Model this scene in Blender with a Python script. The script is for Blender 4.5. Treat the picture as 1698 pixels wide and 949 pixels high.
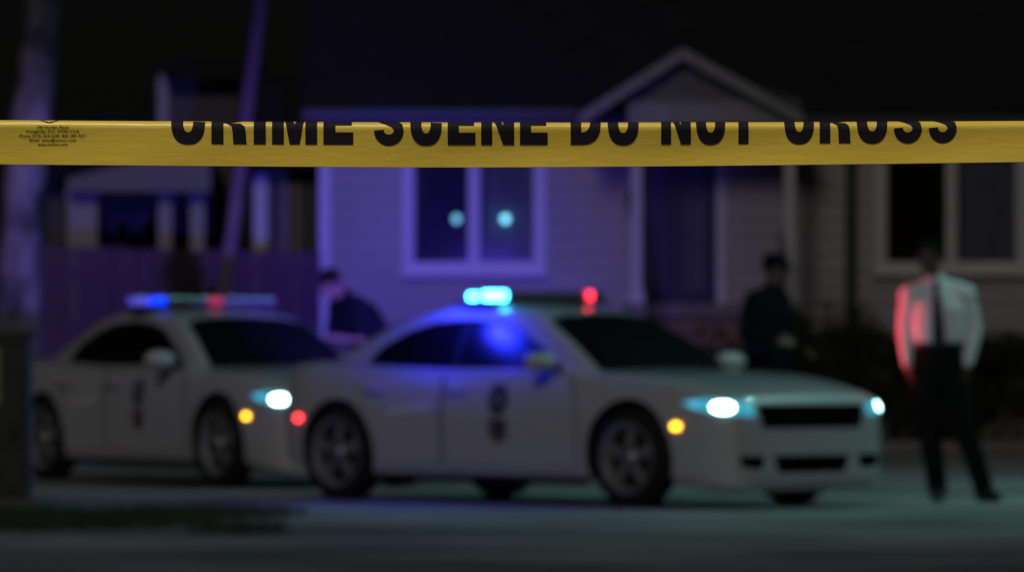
import bpy, bmesh, math, random
import numpy as np
from mathutils import Vector, Matrix
from mathutils.bvhtree import BVHTree
random.seed(7)
S = bpy.context.scene
C = S.collection
for o in list(bpy.data.objects): bpy.data.objects.remove(o)

# ------------------------------------------------------------------ camera
F = 10464.0            # focal length in photograph pixels (1698 wide)
HORIZON = 563.0        # photograph row of the horizon
CAMH = 1.2
cam = bpy.data.cameras.new('camera'); camo = bpy.data.objects.new('camera', cam); C.objects.link(camo)
cam.sensor_width = 36.0; cam.lens = 36.0 * F / 1698.0
camo.location = (0, 0, CAMH)
camo.rotation_euler = (math.radians(90) + math.atan((HORIZON - 474.5) / F), 0, 0)
cam.clip_start = 0.1; cam.clip_end = 3000
cam.dof.use_dof = True; cam.dof.focus_distance = 5.85; cam.dof.aperture_fstop = 16.5; cam.dof.aperture_blades = 0
S.camera = camo

# ------------------------------------------------------------------ night sky, moonlike fill, exposure
w = bpy.data.worlds.new('World'); S.world = w; w.use_nodes = True
nt = w.node_tree; bgn = nt.nodes['Background']
sky = nt.nodes.new('ShaderNodeTexSky'); sky.sky_type = 'NISHITA'; sky.sun_disc = False
sky.sun_elevation = math.radians(32); sky.sun_rotation = math.radians(194)     # moonlit: the lamp's own direction
nt.links.new(sky.outputs[0], bgn.inputs[0]); bgn.inputs[1].default_value = 0.0004
sun = bpy.data.lights.new('sun', 'SUN'); suno = bpy.data.objects.new('sun', sun); C.objects.link(suno)
sun.energy = 0.30; sun.angle = math.radians(12); sun.color = (1.0, 0.93, 0.92)
suno.rotation_euler = (math.radians(58), 0, math.radians(-14))     # from behind the camera, a little left

S.render.engine = 'CYCLES'
S.view_settings.view_transform = 'Standard'; S.view_settings.look = 'None'
S.view_settings.exposure = 0.0; S.view_settings.gamma = 1.0; S.view_settings.use_curve_mapping = False
S.cycles.use_denoising = True
S.cycles.max_bounces = 6; S.cycles.sample_clamp_indirect = 3.0; S.cycles.sample_clamp_direct = 0.0
S.cycles.caustics_reflective = False; S.cycles.caustics_refractive = False

# ------------------------------------------------------------------ helpers
def P(px, py, D):
    """where a photograph pixel lies at distance D: used to read off real sizes and places"""
    return Vector(((px - 849) * D / F, D, CAMH + (HORIZON - py) * D / F))
def X(px, D): return (px - 849) * D / F
def Z(py, D): return CAMH + (HORIZON - py) * D / F

MATS = {}
def mat(name, col, rough=0.6, metal=0.0, coat=0.0, spec=0.5, noise=0.0, nscale=8.0, bump=0.0, bscale=40.0,
        emit=None, estr=0.0, stretch=None, col2=None):
    if name in MATS: return MATS[name]
    m = bpy.data.materials.new(name); m.use_nodes = True
    t = m.node_tree; b = t.nodes['Principled BSDF']
    b.inputs['Base Color'].default_value = (*col, 1); b.inputs['Roughness'].default_value = rough
    b.inputs['Metallic'].default_value = metal; b.inputs['Coat Weight'].default_value = coat
    b.inputs['Specular IOR Level'].default_value = spec
    if emit: b.inputs['Emission Color'].default_value = (*emit, 1); b.inputs['Emission Strength'].default_value = estr
    if noise or bump:
        tc = t.nodes.new('ShaderNodeTexCoord'); mp = t.nodes.new('ShaderNodeMapping')
        t.links.new(tc.outputs['Object'], mp.inputs[0])
        if stretch: mp.inputs['Scale'].default_value = stretch
        if noise:
            n = t.nodes.new('ShaderNodeTexNoise'); n.inputs['Scale'].default_value = nscale; n.inputs['Detail'].default_value = 6
            t.links.new(mp.outputs[0], n.inputs[0])
            r = t.nodes.new('ShaderNodeMix'); r.data_type = 'RGBA'
            a = tuple(c * (1 - noise) for c in col); c2 = col2 or tuple(min(1, c * (1 + noise)) for c in col)
            r.inputs[6].default_value = (*a, 1); r.inputs[7].default_value = (*c2, 1)
            cr = t.nodes.new('ShaderNodeMapRange'); cr.inputs[1].default_value = 0.35; cr.inputs[2].default_value = 0.65
            t.links.new(n.outputs[0], cr.inputs[0]); t.links.new(cr.outputs[0], r.inputs[0])
            t.links.new(r.outputs[2], b.inputs['Base Color'])
        if bump:
            n2 = t.nodes.new('ShaderNodeTexNoise'); n2.inputs['Scale'].default_value = bscale; n2.inputs['Detail'].default_value = 5
            t.links.new(mp.outputs[0], n2.inputs[0])
            bp = t.nodes.new('ShaderNodeBump'); bp.inputs['Strength'].default_value = bump; bp.inputs['Distance'].default_value = 0.02
            t.links.new(n2.outputs[0], bp.inputs['Height']); t.links.new(bp.outputs[0], b.inputs['Normal'])
    MATS[name] = m
    return m

def mesh_obj(name, me, m, parent=None, smooth=False):
    o = bpy.data.objects.new(name, me); C.objects.link(o)
    if m is not None and not me.materials: me.materials.append(m)
    if smooth: me.polygons.foreach_set('use_smooth', [True] * len(me.polygons))
    if parent is not None: o.parent = parent
    return o
def obj(name, bm, m, parent=None, smooth=False):
    me = bpy.data.meshes.new(name); bmesh.ops.recalc_face_normals(bm, faces=bm.faces); bm.to_mesh(me); bm.free()
    return mesh_obj(name, me, m, parent, smooth)
def pyobj(name, vs, fs, m, parent=None, smooth=False):
    me = bpy.data.meshes.new(name); me.from_pydata([tuple(v) for v in vs], [], fs); me.update()
    return mesh_obj(name, me, m, parent, smooth)
def thing(name, label, cat, loc=(0, 0, 0), rotz=0, group=None):
    o = bpy.data.objects.new(name, None); C.objects.link(o); o.empty_display_size = 0.2
    o.location = loc; o.rotation_euler = (0, 0, rotz); return tag(o, label, cat, group)
def tag(o, label, cat, group=None):
    o['label'] = label; o['category'] = cat
    if group: o['group'] = group
    return o
def struct(o): o['kind'] = 'structure'; return o

def add_box(bm, x0, x1, y0, y1, z0, z1, bev=0.0):
    r = bmesh.ops.create_cube(bm, size=1.0)
    for v in r['verts']:
        v.co = Vector(((x0 + x1) / 2 + v.co.x * (x1 - x0), (y0 + y1) / 2 + v.co.y * (y1 - y0), (z0 + z1) / 2 + v.co.z * (z1 - z0)))
    if bev:
        es = list({e for v in r['verts'] for e in v.link_edges})
        bmesh.ops.bevel(bm, geom=es, offset=bev, segments=2, affect='EDGES', profile=0.6)
def box(name, x0, x1, y0, y1, z0, z1, m, parent=None, bev=0.0):
    bm = bmesh.new(); add_box(bm, x0, x1, y0, y1, z0, z1, bev); return obj(name, bm, m, parent)
def add_tube(bm, pts, radii, seg=10, caps=True, side=None):
    """swept ellipse through pts; radii: float or (rx, ry)"""
    pts = [Vector(p) for p in pts]; rings = []
    n = len(pts)
    for i, p in enumerate(pts):
        t = (pts[min(i + 1, n - 1)] - pts[max(i - 1, 0)]).normalized()
        s = Vector(side) if side is not None else (Vector((1, 0, 0)) if abs(t.x) < 0.9 else Vector((0, 1, 0)))
        a = s - t * s.dot(t)
        if a.length < 0.15: a = Vector((0, 1, 0)) - t * t.y
        a.normalize(); b = t.cross(a)
        r = radii[i] if isinstance(radii, (list, tuple)) else radii
        rx, ry = r if isinstance(r, (list, tuple)) else (r, r)
        rings.append([bm.verts.new(p + a * rx * math.cos(2 * math.pi * k / seg) + b * ry * math.sin(2 * math.pi * k / seg)) for k in range(seg)])
    for A, B in zip(rings, rings[1:]):
        for k in range(seg): bm.faces.new((A[k], A[(k + 1) % seg], B[(k + 1) % seg], B[k]))
    if caps:
        bm.faces.new(rings[0][::-1]); bm.faces.new(rings[-1])
def add_lathe(bm, prof, seg=32, axis='y'):
    """closed profile of (r, a) revolved round the axis"""
    rings = []
    for k in range(seg):
        c, s = math.cos(2 * math.pi * k / seg), math.sin(2 * math.pi * k / seg)
        rings.append([bm.verts.new((r * c, a, r * s) if axis == 'y' else (r * c, r * s, a)) for r, a in prof])
    n = len(prof)
    for k in range(seg):
        A, B = rings[k], rings[(k + 1) % seg]
        for j in range(n): bm.faces.new((A[j], B[j], B[(j + 1) % n], A[(j + 1) % n]))
def add_ellipsoid(bm, c, r, sub=3, mtx=None):
    g = bmesh.ops.create_icosphere(bm, subdivisions=sub, radius=1.0)
    for v in g['verts']:
        q = Vector((v.co.x * r[0], v.co.y * r[1], v.co.z * r[2]))
        if mtx is not None: q = mtx @ q
        v.co = q + Vector(c)
def children(o): return [c for c in bpy.data.objects if c.parent is o]
def copy_tree(o, parent=None):
    c = o.copy(); C.objects.link(c); c.parent = parent
    for ch in children(o): copy_tree(ch, c)
    return c
def spot(name, parent, loc, target, energy, col, size=60, blend=1.0, radius=0.05):
    """a lamp in world space, then handed to its parent"""
    l = bpy.data.lights.new(name, 'SPOT'); l.energy = energy; l.color = col
    l.spot_size = math.radians(size); l.spot_blend = blend; l.shadow_soft_size = radius
    o = bpy.data.objects.new(name, l); C.objects.link(o)
    d = (Vector(target) - Vector(loc)).normalized()
    M = Matrix.Translation(Vector(loc)) @ d.to_track_quat('-Z', 'Y').to_matrix().to_4x4()
    if parent is not None:
        bpy.context.view_layer.update()
        o.parent = parent; M = parent.matrix_world.inverted() @ M
    o.matrix_local = M
    return o

# ------------------------------------------------------------------ ground
m_ground = mat('dry_soil', (0.10, 0.095, 0.08), 0.95, noise=0.35, nscale=0.6, bump=0.5, bscale=6)
m_road = mat('worn_asphalt', (0.26, 0.245, 0.235), 0.85, noise=0.45, nscale=0.5, bump=0.5, bscale=25)
m_lawn = mat('lawn', (0.045, 0.06, 0.03), 0.95, noise=0.4, nscale=1.5, bump=0.7, bscale=12)
bm = bmesh.new(); bmesh.ops.create_grid(bm, x_segments=40, y_segments=40, size=700)
struct(obj('ground', bm, m_ground))
def sheet(name, pts, z, m):
    bm = bmesh.new(); bm.faces.new([bm.verts.new((x, y, z)) for x, y in pts]); return struct(obj(name, bm, m))
sheet('road', [(-45, 4), (45, 4), (45, 67.5), (3.6, 67.3), (-1.0, 66.2), (-4.5, 63.0), (-45, 62.5)], 0.004, m_road)
lw = [(-60, 62.7), (-4.6, 63.2), (-1.0, 66.4), (3.7, 67.5), (60, 67.7), (60, 140), (-60, 140)]
sheet('lawn', lw, 0.010, m_lawn)
# a low kerb between the asphalt and the yard
bm = bmesh.new()
kp = [(-45, 62.6), (-4.55, 63.1), (-1.0, 66.3), (3.65, 67.4), (45, 67.6)]
for (ax, ay), (bx, by) in zip(kp, kp[1:]):
    d = Vector((bx - ax, by - ay, 0)).normalized(); nrm = Vector((-d.y, d.x, 0)) * 0.075
    v = [bm.verts.new(Vector((x, y, z)) + s * nrm) for z in (0.0, 0.11) for x, y, s in ((ax, ay, 1), (ax, ay, -1), (bx, by, -1), (bx, by, 1))]
    for f in ((4, 5, 6, 7), (0, 1, 5, 4), (1, 2, 6, 5), (2, 3, 7, 6), (3, 0, 4, 7)): bm.faces.new([v[i] for i in f])
struct(obj('kerb', bm, mat('kerb_concrete', (0.22, 0.21, 0.2), 0.9, noise=0.2, bump=0.4)))

# verge of rough grass in the left foreground
m_grass = mat('grass_blade', (0.035, 0.06, 0.03), 0.8, noise=0.4, nscale=3)
vs, fs = [], []
def patch_ok(x, y):
    e = 0
    for cx, cy, rx, ry in ((-3.1, 40.9, 1.35, 2.3), (-2.15, 42.8, 0.8, 1.2), (-4.6, 43.0, 1.6, 2.8), (-1.7, 39.2, 0.35, 0.8), (-3.6, 36.2, 0.5, 0.5)):
        e = max(e, 1 - ((x - cx) / rx) ** 2 - ((y - cy) / ry) ** 2)
    return random.random() < e * 1.6
n = 0
while n < 15000:
    x, y = random.uniform(-6.2, -0.9), random.uniform(35.5, 47.2)
    if not patch_ok(x, y): continue
    n += 1; a = random.uniform(0, 6.28); h = random.uniform(0.03, 0.11); b = len(vs); ww = 0.006
    lx, ly = random.gauss(0, 0.03), random.gauss(0, 0.03)
    vs += [(x - ww * math.cos(a), y - ww * math.sin(a), 0), (x + ww * math.cos(a), y + ww * math.sin(a), 0), (x + lx, y + ly, h)]
    fs.append((b, b + 1, b + 2))
o = pyobj('rough_grass', vs, fs, m_grass); o['kind'] = 'stuff'; o['label'] = 'rough dark grass growing on the verge in the left foreground'; o['category'] = 'grass'

# ------------------------------------------------------------------ the house
m_siding = mat('beige_siding', (0.36, 0.335, 0.315), 0.7, noise=0.08, nscale=2)
m_trim = mat('white_trim', (0.60, 0.59, 0.58), 0.5, noise=0.05)
m_dimtrim = mat('dimmed_trim', (0.30, 0.30, 0.30), 0.7, noise=0.15)  # darker copy of the white trim; dim light put into the colour
m_dimsiding = mat('dimmed_siding', (0.14, 0.14, 0.14), 0.8, noise=0.12)  # siding tone lowered so gable and soffit look dimly lit
m_shingle = mat('dark_shingles', (0.012, 0.012, 0.014), 0.95, noise=0.4, nscale=5, bump=0.6, bscale=12)
m_block = mat('foundation_block', (0.16, 0.15, 0.14), 0.95, noise=0.2, bump=0.4)
m_room = mat('room_paint', (0.18, 0.17, 0.17), 0.9)
m_iron = mat('black_iron', (0.012, 0.012, 0.014), 0.5)
m_curtain = mat('grey_curtain', (0.33, 0.32, 0.35), 0.9, noise=0.1)
m_screen = mat('insect_screen', (0.03, 0.03, 0.034), 0.8)
m_brick = mat('porch_brick', (0.20, 0.13, 0.11), 0.9, noise=0.3, nscale=5, bump=0.4)
gl = bpy.data.materials.new('window_glass'); gl.use_nodes = True; t = gl.node_tree; t.nodes.clear()
out = t.nodes.new('ShaderNodeOutputMaterial'); mx = t.nodes.new('ShaderNodeMixShader'); tr = t.nodes.new('ShaderNodeBsdfTransparent')
gs = t.nodes.new('ShaderNodeBsdfGlossy'); gs.inputs['Roughness'].default_value = 0.03; mx.inputs[0].default_value = 0.1
tr.inputs[0].default_value = (0.8, 0.82, 0.85, 1)
t.links.new(tr.outputs[0], mx.inputs[1]); t.links.new(gs.outputs[0], mx.inputs[2]); t.links.new(mx.outputs[0], out.inputs[0])

HD = 75.0
HX0, HX1 = X(531, HD), 7.6
WZ0, WZ1, FZ = 1.22, 3.86, 1.62
W1 = (X(682, HD), X(890, HD), Z(440, HD), 3.66)
W2 = (X(1466, HD), X(1690, HD), Z(440, HD), 3.66)
DR = (X(1062, HD), X(1188, HD), FZ, 3.68)
OPEN = [W1, W2, DR]
house = thing('house', 'low beige house with lap siding, white trim and gabled porch behind the cars', 'house', (0, HD, 0))
# backing wall with real openings (local y = 0 is the outer face of the sheathing)
xs = sorted({HX0, HX1, *[o[0] for o in OPEN], *[o[1] for o in OPEN]}); zs = sorted({WZ0, WZ1, *[o[2] for o in OPEN], *[o[3] for o in OPEN]})
bm = bmesh.new()
for xa, xb in zip(xs, xs[1:]):
    za = WZ0
    for z0, z1 in zip(zs, zs[1:]):
        cx, cz = (xa + xb) / 2, (z0 + z1) / 2
        if any(o[0] < cx < o[1] and o[2] < cz < o[3] for o in OPEN): continue
        add_box(bm, xa, xb, 0.0, 0.14, z0, z1)
bmesh.ops.remove_doubles(bm, verts=bm.verts, dist=1e-5)
obj('front_wall', bm, m_room, house)
box('side_wall', HX0, HX0 + 0.14, 0.142, 8.9, WZ0, WZ1, m_siding, house)
box('side_wall', HX1 - 0.14, HX1, 0.142, 8.9, WZ0, WZ1, m_siding, house)
box('back_wall', HX0, HX1, 8.902, 9.04, WZ0, WZ1, m_siding, house)
box('foundation', HX0 + 0.02, HX1 - 0.02, 0.03, 9.0, 0.0, WZ0 - 0.002, m_block, house)
box('floor', HX0 + 0.15, HX1 - 0.15, 0.15, 8.88, FZ - 0.12, FZ - 0.01, m_room, house)
box('ceiling', HX0 + 0.01, HX1 - 0.01, 0.0, 9.03, WZ1 + 0.003, WZ1 + 0.06, m_room, house)
box('room_partition', HX0 + 0.15, HX1 - 0.15, 3.2, 3.3, FZ - 0.008, WZ1 - 0.004, m_room, house)
# lap siding, board by board
EXP = 0.20
pl = bpy.data.meshes.new('siding_board')
pl.from_pydata([(0, 0, 0), (1, 0, 0), (1, -0.024, 0), (0, -0.024, 0), (0, 0, EXP), (1, 0, EXP), (1, -0.006, EXP), (0, -0.006, EXP)], [],
               [(0, 1, 2, 3), (7, 6, 5, 4), (3, 2, 6, 7), (0, 3, 7, 4), (1, 5, 6, 2)])
pl.materials.append(m_siding)
def board_row(parent, x0, x1, z, y, cuts, m=None):
    segs = [(x0, x1)]
    for a, b in cuts:
        ns = []
        for s, e in segs:
            if b <= s or a >= e: ns.append((s, e)); continue
            if a > s: ns.append((s, a))
            if b < e: ns.append((b, e))
        segs = ns
    for s, e in segs:
        if e - s < 0.03: continue
        o = bpy.data.objects.new('siding_board', pl); C.objects.link(o); o.parent = parent
        o.location = (s, y, z); o.scale = (e - s - 0.003, 1, 1)
        if m: o.material_slots[0].link = 'OBJECT'; o.material_slots[0].material = m
z = WZ0
while z < WZ1 - 0.03:
    cuts = [(o[0] - 0.09, o[1] + 0.09) for o in OPEN if o[2] - 0.10 < z + EXP * 0.6 and z + EXP * 0.4 < o[3] + 0.09]
    board_row(house, HX0 + 0.10, HX1 - 0.10, z, -0.001, cuts); z += EXP
box('corner_board', HX0 - 0.012, HX0 + 0.115, -0.04, 0.10, WZ0 - 0.03, WZ1, m_trim, house)
box('corner_board', HX1 - 0.115, HX1 + 0.012, -0.04, 0.10, WZ0 - 0.03, WZ1, m_trim, house)
def window(parent, x0, x1, z0, z1, curtain_side, lamp=False):
    fr = bmesh.new(); t_ = 0.105
    add_box(fr, x0 - t_, x0, -0.05, 0.05, z0 - 0.10, z1 + t_); add_box(fr, x1, x1 + t_, -0.05, 0.05, z0 - 0.10, z1 + t_)
    add_box(fr, x0, x1, -0.048, 0.05, z1, z1 + t_); add_box(fr, x0, x1, -0.048, 0.05, z0 - 0.10, z0)
    f = obj('window', fr, m_trim, parent)
    box('sill', x0 - 0.14, x1 + 0.14, -0.11, -0.052, z0 - 0.13, z0 - 0.085, m_trim, f)
    xm = (x0 + x1) / 2
    box('mullion', xm - 0.03, xm + 0.03, -0.02, 0.05, z0 + 0.001, z1 - 0.001, m_trim, f)
    zm = (z0 + z1) / 2
    for a, b in ((x0, xm - 0.03), (xm + 0.03, x1)):
        sb = bmesh.new()
        add_box(sb, a + .001, a + .036, 0.0, 0.03, z0 + .001, z1 - .001); add_box(sb, b - .036, b - .001, 0.0, 0.03, z0 + .001, z1 - .001)
        add_box(sb, a + .037, b - .037, 0.0, 0.03, z0 + .001, z0 + .04); add_box(sb, a + .037, b - .037, 0.0, 0.03, z1 - .04, z1 - .001)
        obj('sash', sb, m_trim, f)
        p = bmesh.new(); add_box(p, a + .036, b - .036, 0.012, 0.018, z0 + .04, z1 - .04); obj('pane', p, gl, f)
    # curtain hanging behind one sash
    a, b = ((x0, xm), (xm, x1))[curtain_side]
    vs, fs, nseg = [], [], 48
    for i in range(nseg + 1):
        u = i / nseg; yy = 0.24 + 0.03 * math.sin(u * 38) + 0.012 * math.sin(u * 91)
        vs += [(a + (b - a) * u, yy, z0 - 0.1), (a + (b - a) * u, yy, z1 + 0.12)]
    fs = [(2 * i, 2 * i + 2, 2 * i + 3, 2 * i + 1) for i in range(nseg)]
    pyobj('curtain', vs, fs, m_curtain, f, True)
    return f
win1 = window(house, *W1, 1)
win2 = window(house, *W2, 1)
# added glowing globes standing in for light reflections in the first window's panes
m_refglow = mat('reflection_glow', (0.4, 0.5, 0.5), 0.4, emit=(0.18, 0.55, 0.75), estr=2.6)
m_refglow2 = mat('reflection_glow_bright', (0.4, 0.5, 0.5), 0.4, emit=(0.22, 0.75, 0.90), estr=4)
for px, mm, lab in ((757, m_refglow, 'dimmer small added globe standing in for a reflection in the dark left pane of the window'), (838, m_refglow2, 'brighter small added globe standing in for a reflection in the right pane of the window')):
    y = 0.13
    t_ = thing('reflection_globe', lab, 'lamp', (X(px, HD + y), HD + y, Z(363, HD + y)), 0, 'added globes for reflections in the window')
    bm = bmesh.new(); add_ellipsoid(bm, (0, 0, 0), (0.047, 0.047, 0.052), 2); obj('globe', bm, mm, t_, True)
    bm = bmesh.new(); add_tube(bm, [(0, 0, 0.05), (0, 0, 0.075), (0, 0, 0.08), (0, 0, W1[3] - Z(363, HD + y) + 0.05)], [0.02, 0.02, 0.004, 0.004], 8); obj('hanging_rod', bm, m_iron, t_)
# front door: slab, frame, iron bars
df = bmesh.new()
add_box(df, DR[0] - .10, DR[0], -0.05, 0.05, FZ, DR[3] + .1); add_box(df, DR[1], DR[1] + .10, -0.05, 0.05, FZ, DR[3] + .1); add_box(df, DR[0], DR[1], -0.048, 0.05, DR[3], DR[3] + .1)
obj('door_frame', df, m_trim, house)
door = box('door', DR[0] + .004, DR[1] - .004, 0.06, 0.10, FZ + .01, DR[3] - .004, mat('door_paint', (0.10, 0.095, 0.11), 0.5, noise=0.15), house)
sd = bmesh.new()
for a, b in ((DR[0] + .004, DR[0] + .075), (DR[1] - .16, DR[1] - .004)): add_box(sd, a, b, -0.02, 0.02, FZ + .012, DR[3] - .005)
for za, zb in ((FZ + .012, FZ + .14), (DR[3] - .09, DR[3] - .005)): add_box(sd, DR[0] + .076, DR[1] - .161, -0.019, 0.019, za, zb)
add_box(sd, DR[0] + .32, DR[0] + .47, -0.019, 0.019, FZ + .141, DR[3] - .091)
stormd = obj('security_door', sd, m_iron, house)
for i in range(9):
    xb = DR[0] + .10 + i * .068
    if DR[0] + .31 < xb < DR[0] + .48: continue
    bm = bmesh.new(); add_tube(bm, [(xb, 0, FZ + .14), (xb, 0, DR[3] - .09)], 0.008, 6); obj('bar', bm, m_iron, stormd)
bm = bmesh.new(); add_ellipsoid(bm, (DR[1] - .07, -0.045, FZ + 0.95), (0.026, 0.022, 0.026), 2); obj('door_knob', bm, mat('brass', (0.5, 0.35, 0.12), 0.35, 1.0), stormd, True)
# main roof
rz0, rz1 = 3.90, 6.4
def roof_mesh(x0, x1, y0, ym, y1, z0, z1, th):
    pr = [(y0, z0), (ym, z1), (y1, z0), (y1, z0 - th), (ym, z1 - th * 1.1), (y0, z0 - th)]
    vs = [(x, y, z) for x in (x0, x1) for y, z in pr]
    fs = [(i, (i + 1) % 6, 6 + (i + 1) % 6, 6 + i) for i in range(6)] + [(0, 5, 4, 1), (1, 4, 3, 2), (6, 7, 10, 11), (7, 8, 9, 10)]
    return vs, fs
vs, fs = roof_mesh(HX0 - 0.22, HX1 + 0.22, -0.38, 4.5, 9.4, rz0 + 0.06, rz1, 0.1)
roof = pyobj('roof', vs, fs, m_shingle, house)
box('fascia', HX0 - 0.2, HX1 + 0.2, -0.36, -0.335, rz0 - 0.16, rz0 - 0.042, mat('fascia_paint', (0.06, 0.055, 0.06), 0.6), house)
box('gutter', HX0 - 0.2, X(985, HD), -0.45, -0.362, rz0 - 0.08, rz0 + 0.02, mat('gutter_metal', (0.06, 0.06, 0.065), 0.5), house, 0.01)
box('soffit', HX0 - 0.2, HX1 + 0.2, -0.334, -0.03, rz0 - 0.15, rz0 - 0.13, m_dimsiding, house)
bm = bmesh.new(); xd = X(1411, HD); add_box(bm, xd - 0.075, xd + 0.055, -0.14, -0.03, 0.2, rz0 - 0.16, 0.012); obj('downspout', bm, mat('dark_green_metal', (0.022, 0.034, 0.026), 0.5), house)
# wall lantern
bm = bmesh.new(); xl = X(1045, HD - .1); add_box(bm, xl - .045, xl + .045, -0.18, -0.07, 2.74, 2.92, 0.01); add_box(bm, xl - .02, xl + .02, -0.10, -0.03, 2.92, 2.98); add_tube(bm, [(xl, -.125, 2.92), (xl, -.125, 3.0)], [0.06, 0.012], 8)
tag(obj('wall_lantern', bm, m_iron), 'small unlit black lantern on the siding just left of the porch post', 'lantern').location = (0, HD, 0)

# ---- porch: deck, steps, posts, beam, gable
PD = 73.8
px0, px1 = X(1042, PD), X(1326, PD)
py0 = PD - HD
box('porch_deck', px0 - 0.05, px1 + 0.05, py0, -0.03, FZ - 0.16, FZ - 0.004, mat('deck_concrete', (0.2, 0.19, 0.19), 0.9, noise=0.2), house)
box('porch_base', px0, px1, py0 + 0.05, -0.032, 0.0, FZ - 0.162, m_brick, house)
nst = 8
for i in range(nst):
    box('step', px0 + 0.25, px1 - 0.25, py0 - 0.28 * (i + 1), py0 - 0.28 * i - 0.002, 0.0, FZ - 0.2 * (i + 1) + 0.0, m_brick, house) if FZ - 0.2 * (i + 1) > 0.05 else None
for sx in (px0 + 0.22, px1 - 0.22):
    r = bmesh.new()
    add_tube(r, [(sx, py0 - 0.02, FZ + 0.85), (sx, py0 - 1.95, FZ - 0.52)], 0.02, 8)
    hr = obj('handrail', r, m_iron, house)
    for k in range(5):
        f_ = (k + .3) / 4.8; yy = py0 - 0.02 - 1.93 * f_; zz = FZ + 0.85 - 1.37 * f_
        r = bmesh.new(); add_tube(r, [(sx, yy, max(0.0, zz - 1.0)), (sx, yy, zz)], 0.011, 6); obj('baluster', r, m_iron, hr)
for pxx in (1056, 1310):
    c = X(pxx, PD); r = bmesh.new(); add_box(r, c - .06, c + .06, py0 + .06, py0 + .18, FZ, 3.72, 0.006); add_box(r, c - .085, c + .085, py0 + .035, py0 + .205, FZ, FZ + .14); add_box(r, c - .085, c + .085, py0 + .035, py0 + .205, 3.62, 3.718)
    obj('porch_post', r, m_trim, house)
bz0, bz1 = 3.72, Z(168, PD)
box('porch_beam', px0, px1, py0 + .02, py0 + .22, bz0, bz1, m_dimtrim, house)
for s in (px0, px1 - .2): box('porch_beam', s, s + .2, py0 + .222, -0.03, bz0, bz1, m_dimtrim, house)
gx0, gx1, gxa = X(958, PD), X(1334, PD), X(1131, PD)
gza, gzl = Z(76, PD), Z(186, PD)
gl0, gl1 = (gx0 + .12, gzl + 0.02), (gx1 - .06, gzl + 0.02)
def gz(x): return gza - (gza - gzl) * ((gxa - x) / (gxa - gx0) if x < gxa else (x - gxa) / (gx1 - gxa))
g = bmesh.new(); tri = [(gx0 + .25, bz1 + 0.001), (gx1 - .05, bz1 + 0.001), (gx1 - .05, gz(gx1 - .05) - .02), (gxa, gza - .05), (gx0 + .25, gz(gx0 + .25) - .02)]
tri = [(px0, bz1 + .001), (px1, bz1 + .001), (gxa, gza - .06)]
A = [g.verts.new((x, py0 + .06, z)) for x, z in tri]; B = [g.verts.new((x, py0 + .16, z)) for x, z in tri]
g.faces.new(A); g.faces.new(B[::-1])
for i in range(3): g.faces.new((A[i], B[i], B[(i + 1) % 3], A[(i + 1) % 3]))
obj('gable_wall', g, m_dimsiding, house)
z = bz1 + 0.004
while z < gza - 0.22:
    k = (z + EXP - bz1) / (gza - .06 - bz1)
    board_row(house, px0 + (gxa - px0) * k + .02, px1 + (gxa - px1) * k - .02, z, py0 + .058, [], m_dimsiding); z += EXP
def slope_slab(name, a, b, y0, y1, th, m):
    """a sloping slab between (x, z) points a and b, from y0 to y1"""
    vs = [(a[0], y0, a[1]), (b[0], y0, b[1]), (b[0], y1, b[1]), (a[0], y1, a[1])]; vs += [(x, y, z - th) for x, y, z in vs]
    return pyobj(name, vs, [(0, 1, 2, 3), (7, 6, 5, 4), (0, 4, 5, 1), (1, 5, 6, 2), (2, 6, 7, 3), (3, 7, 4, 0)], m, house)
slope_slab('porch_roof', (gx0, gzl + .03), (gxa, gza + .03), py0 - .16, 2.2, 0.05, m_shingle)
slope_slab('porch_roof', (gxa + .001, gza + .03), (gx1, gzl + .03), py0 - .16, 2.2, 0.05, m_shingle)
slope_slab('rake_board', (gx0 + .02, gzl - .023), (gxa, gza - .023), py0 - .15, py0 - .12, 0.13, m_dimtrim)
slope_slab('rake_board', (gxa + .001, gza - .023), (gx1 - .02, gzl - .023), py0 - .15, py0 - .12, 0.13, m_dimtrim)

# ---- shrubs against the foundation
m_leaf = mat('shrub_leaf', (0.025, 0.034, 0.022), 0.8, spec=.15, noise=0.4, nscale=4)
m_bark = mat('bark', (0.10, 0.085, 0.07), 0.95, noise=0.5, nscale=6, bump=0.8, bscale=14, stretch=(1, 1, 0.4))
def shrub(x, y, rx, ry, h, label, n=2600, leaf=0.045):
    t_ = thing('shrub', label, 'shrub', (x, y, 0), 0, 'shrubs along the house')
    clumps = [(random.uniform(-.75, .75) * rx, random.uniform(-.6, .6) * ry, random.uniform(.2, .9) * h, random.uniform(.22, .42)) for _ in range(26)]
    vs, fs = [], []
    for i in range(n):
        cx, cy, cz, cr = random.choice(clumps)
        d = Vector((random.gauss(0, 1), random.gauss(0, 1), random.gauss(0, 1))).normalized() * cr * random.random() ** .4
        p = Vector((cx, cy, cz)) + Vector((d.x, d.y, d.z * .8)); p.z = max(.03, min(p.z, h))
        a = Vector((random.gauss(0, 1), random.gauss(0, 1), random.gauss(0, 1))).normalized(); b = a.orthogonal().normalized()
        s = leaf * random.uniform(.6, 1.3); k = len(vs)
        vs += [p - a * s, p + b * s * .5, p + a * s, p - b * s * .5]; fs.append((k, k + 1, k + 2, k + 3))
    pyobj('foliage', vs, fs, m_leaf, t_)
    bm = bmesh.new()
    for cx, cy, cz, cr in clumps[:9]: add_tube(bm, [(cx * .1, cy * .1, 0), (cx * .5, cy * .5, cz * .5), (cx, cy, cz)], [.02, .014, .006], 5)
    obj('stem', bm, m_bark, t_)
shrub(X(1250, 72.2), 70.9, .55, .5, 1.55, 'tall dark shrub behind the capped officer, right of the porch steps')
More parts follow.
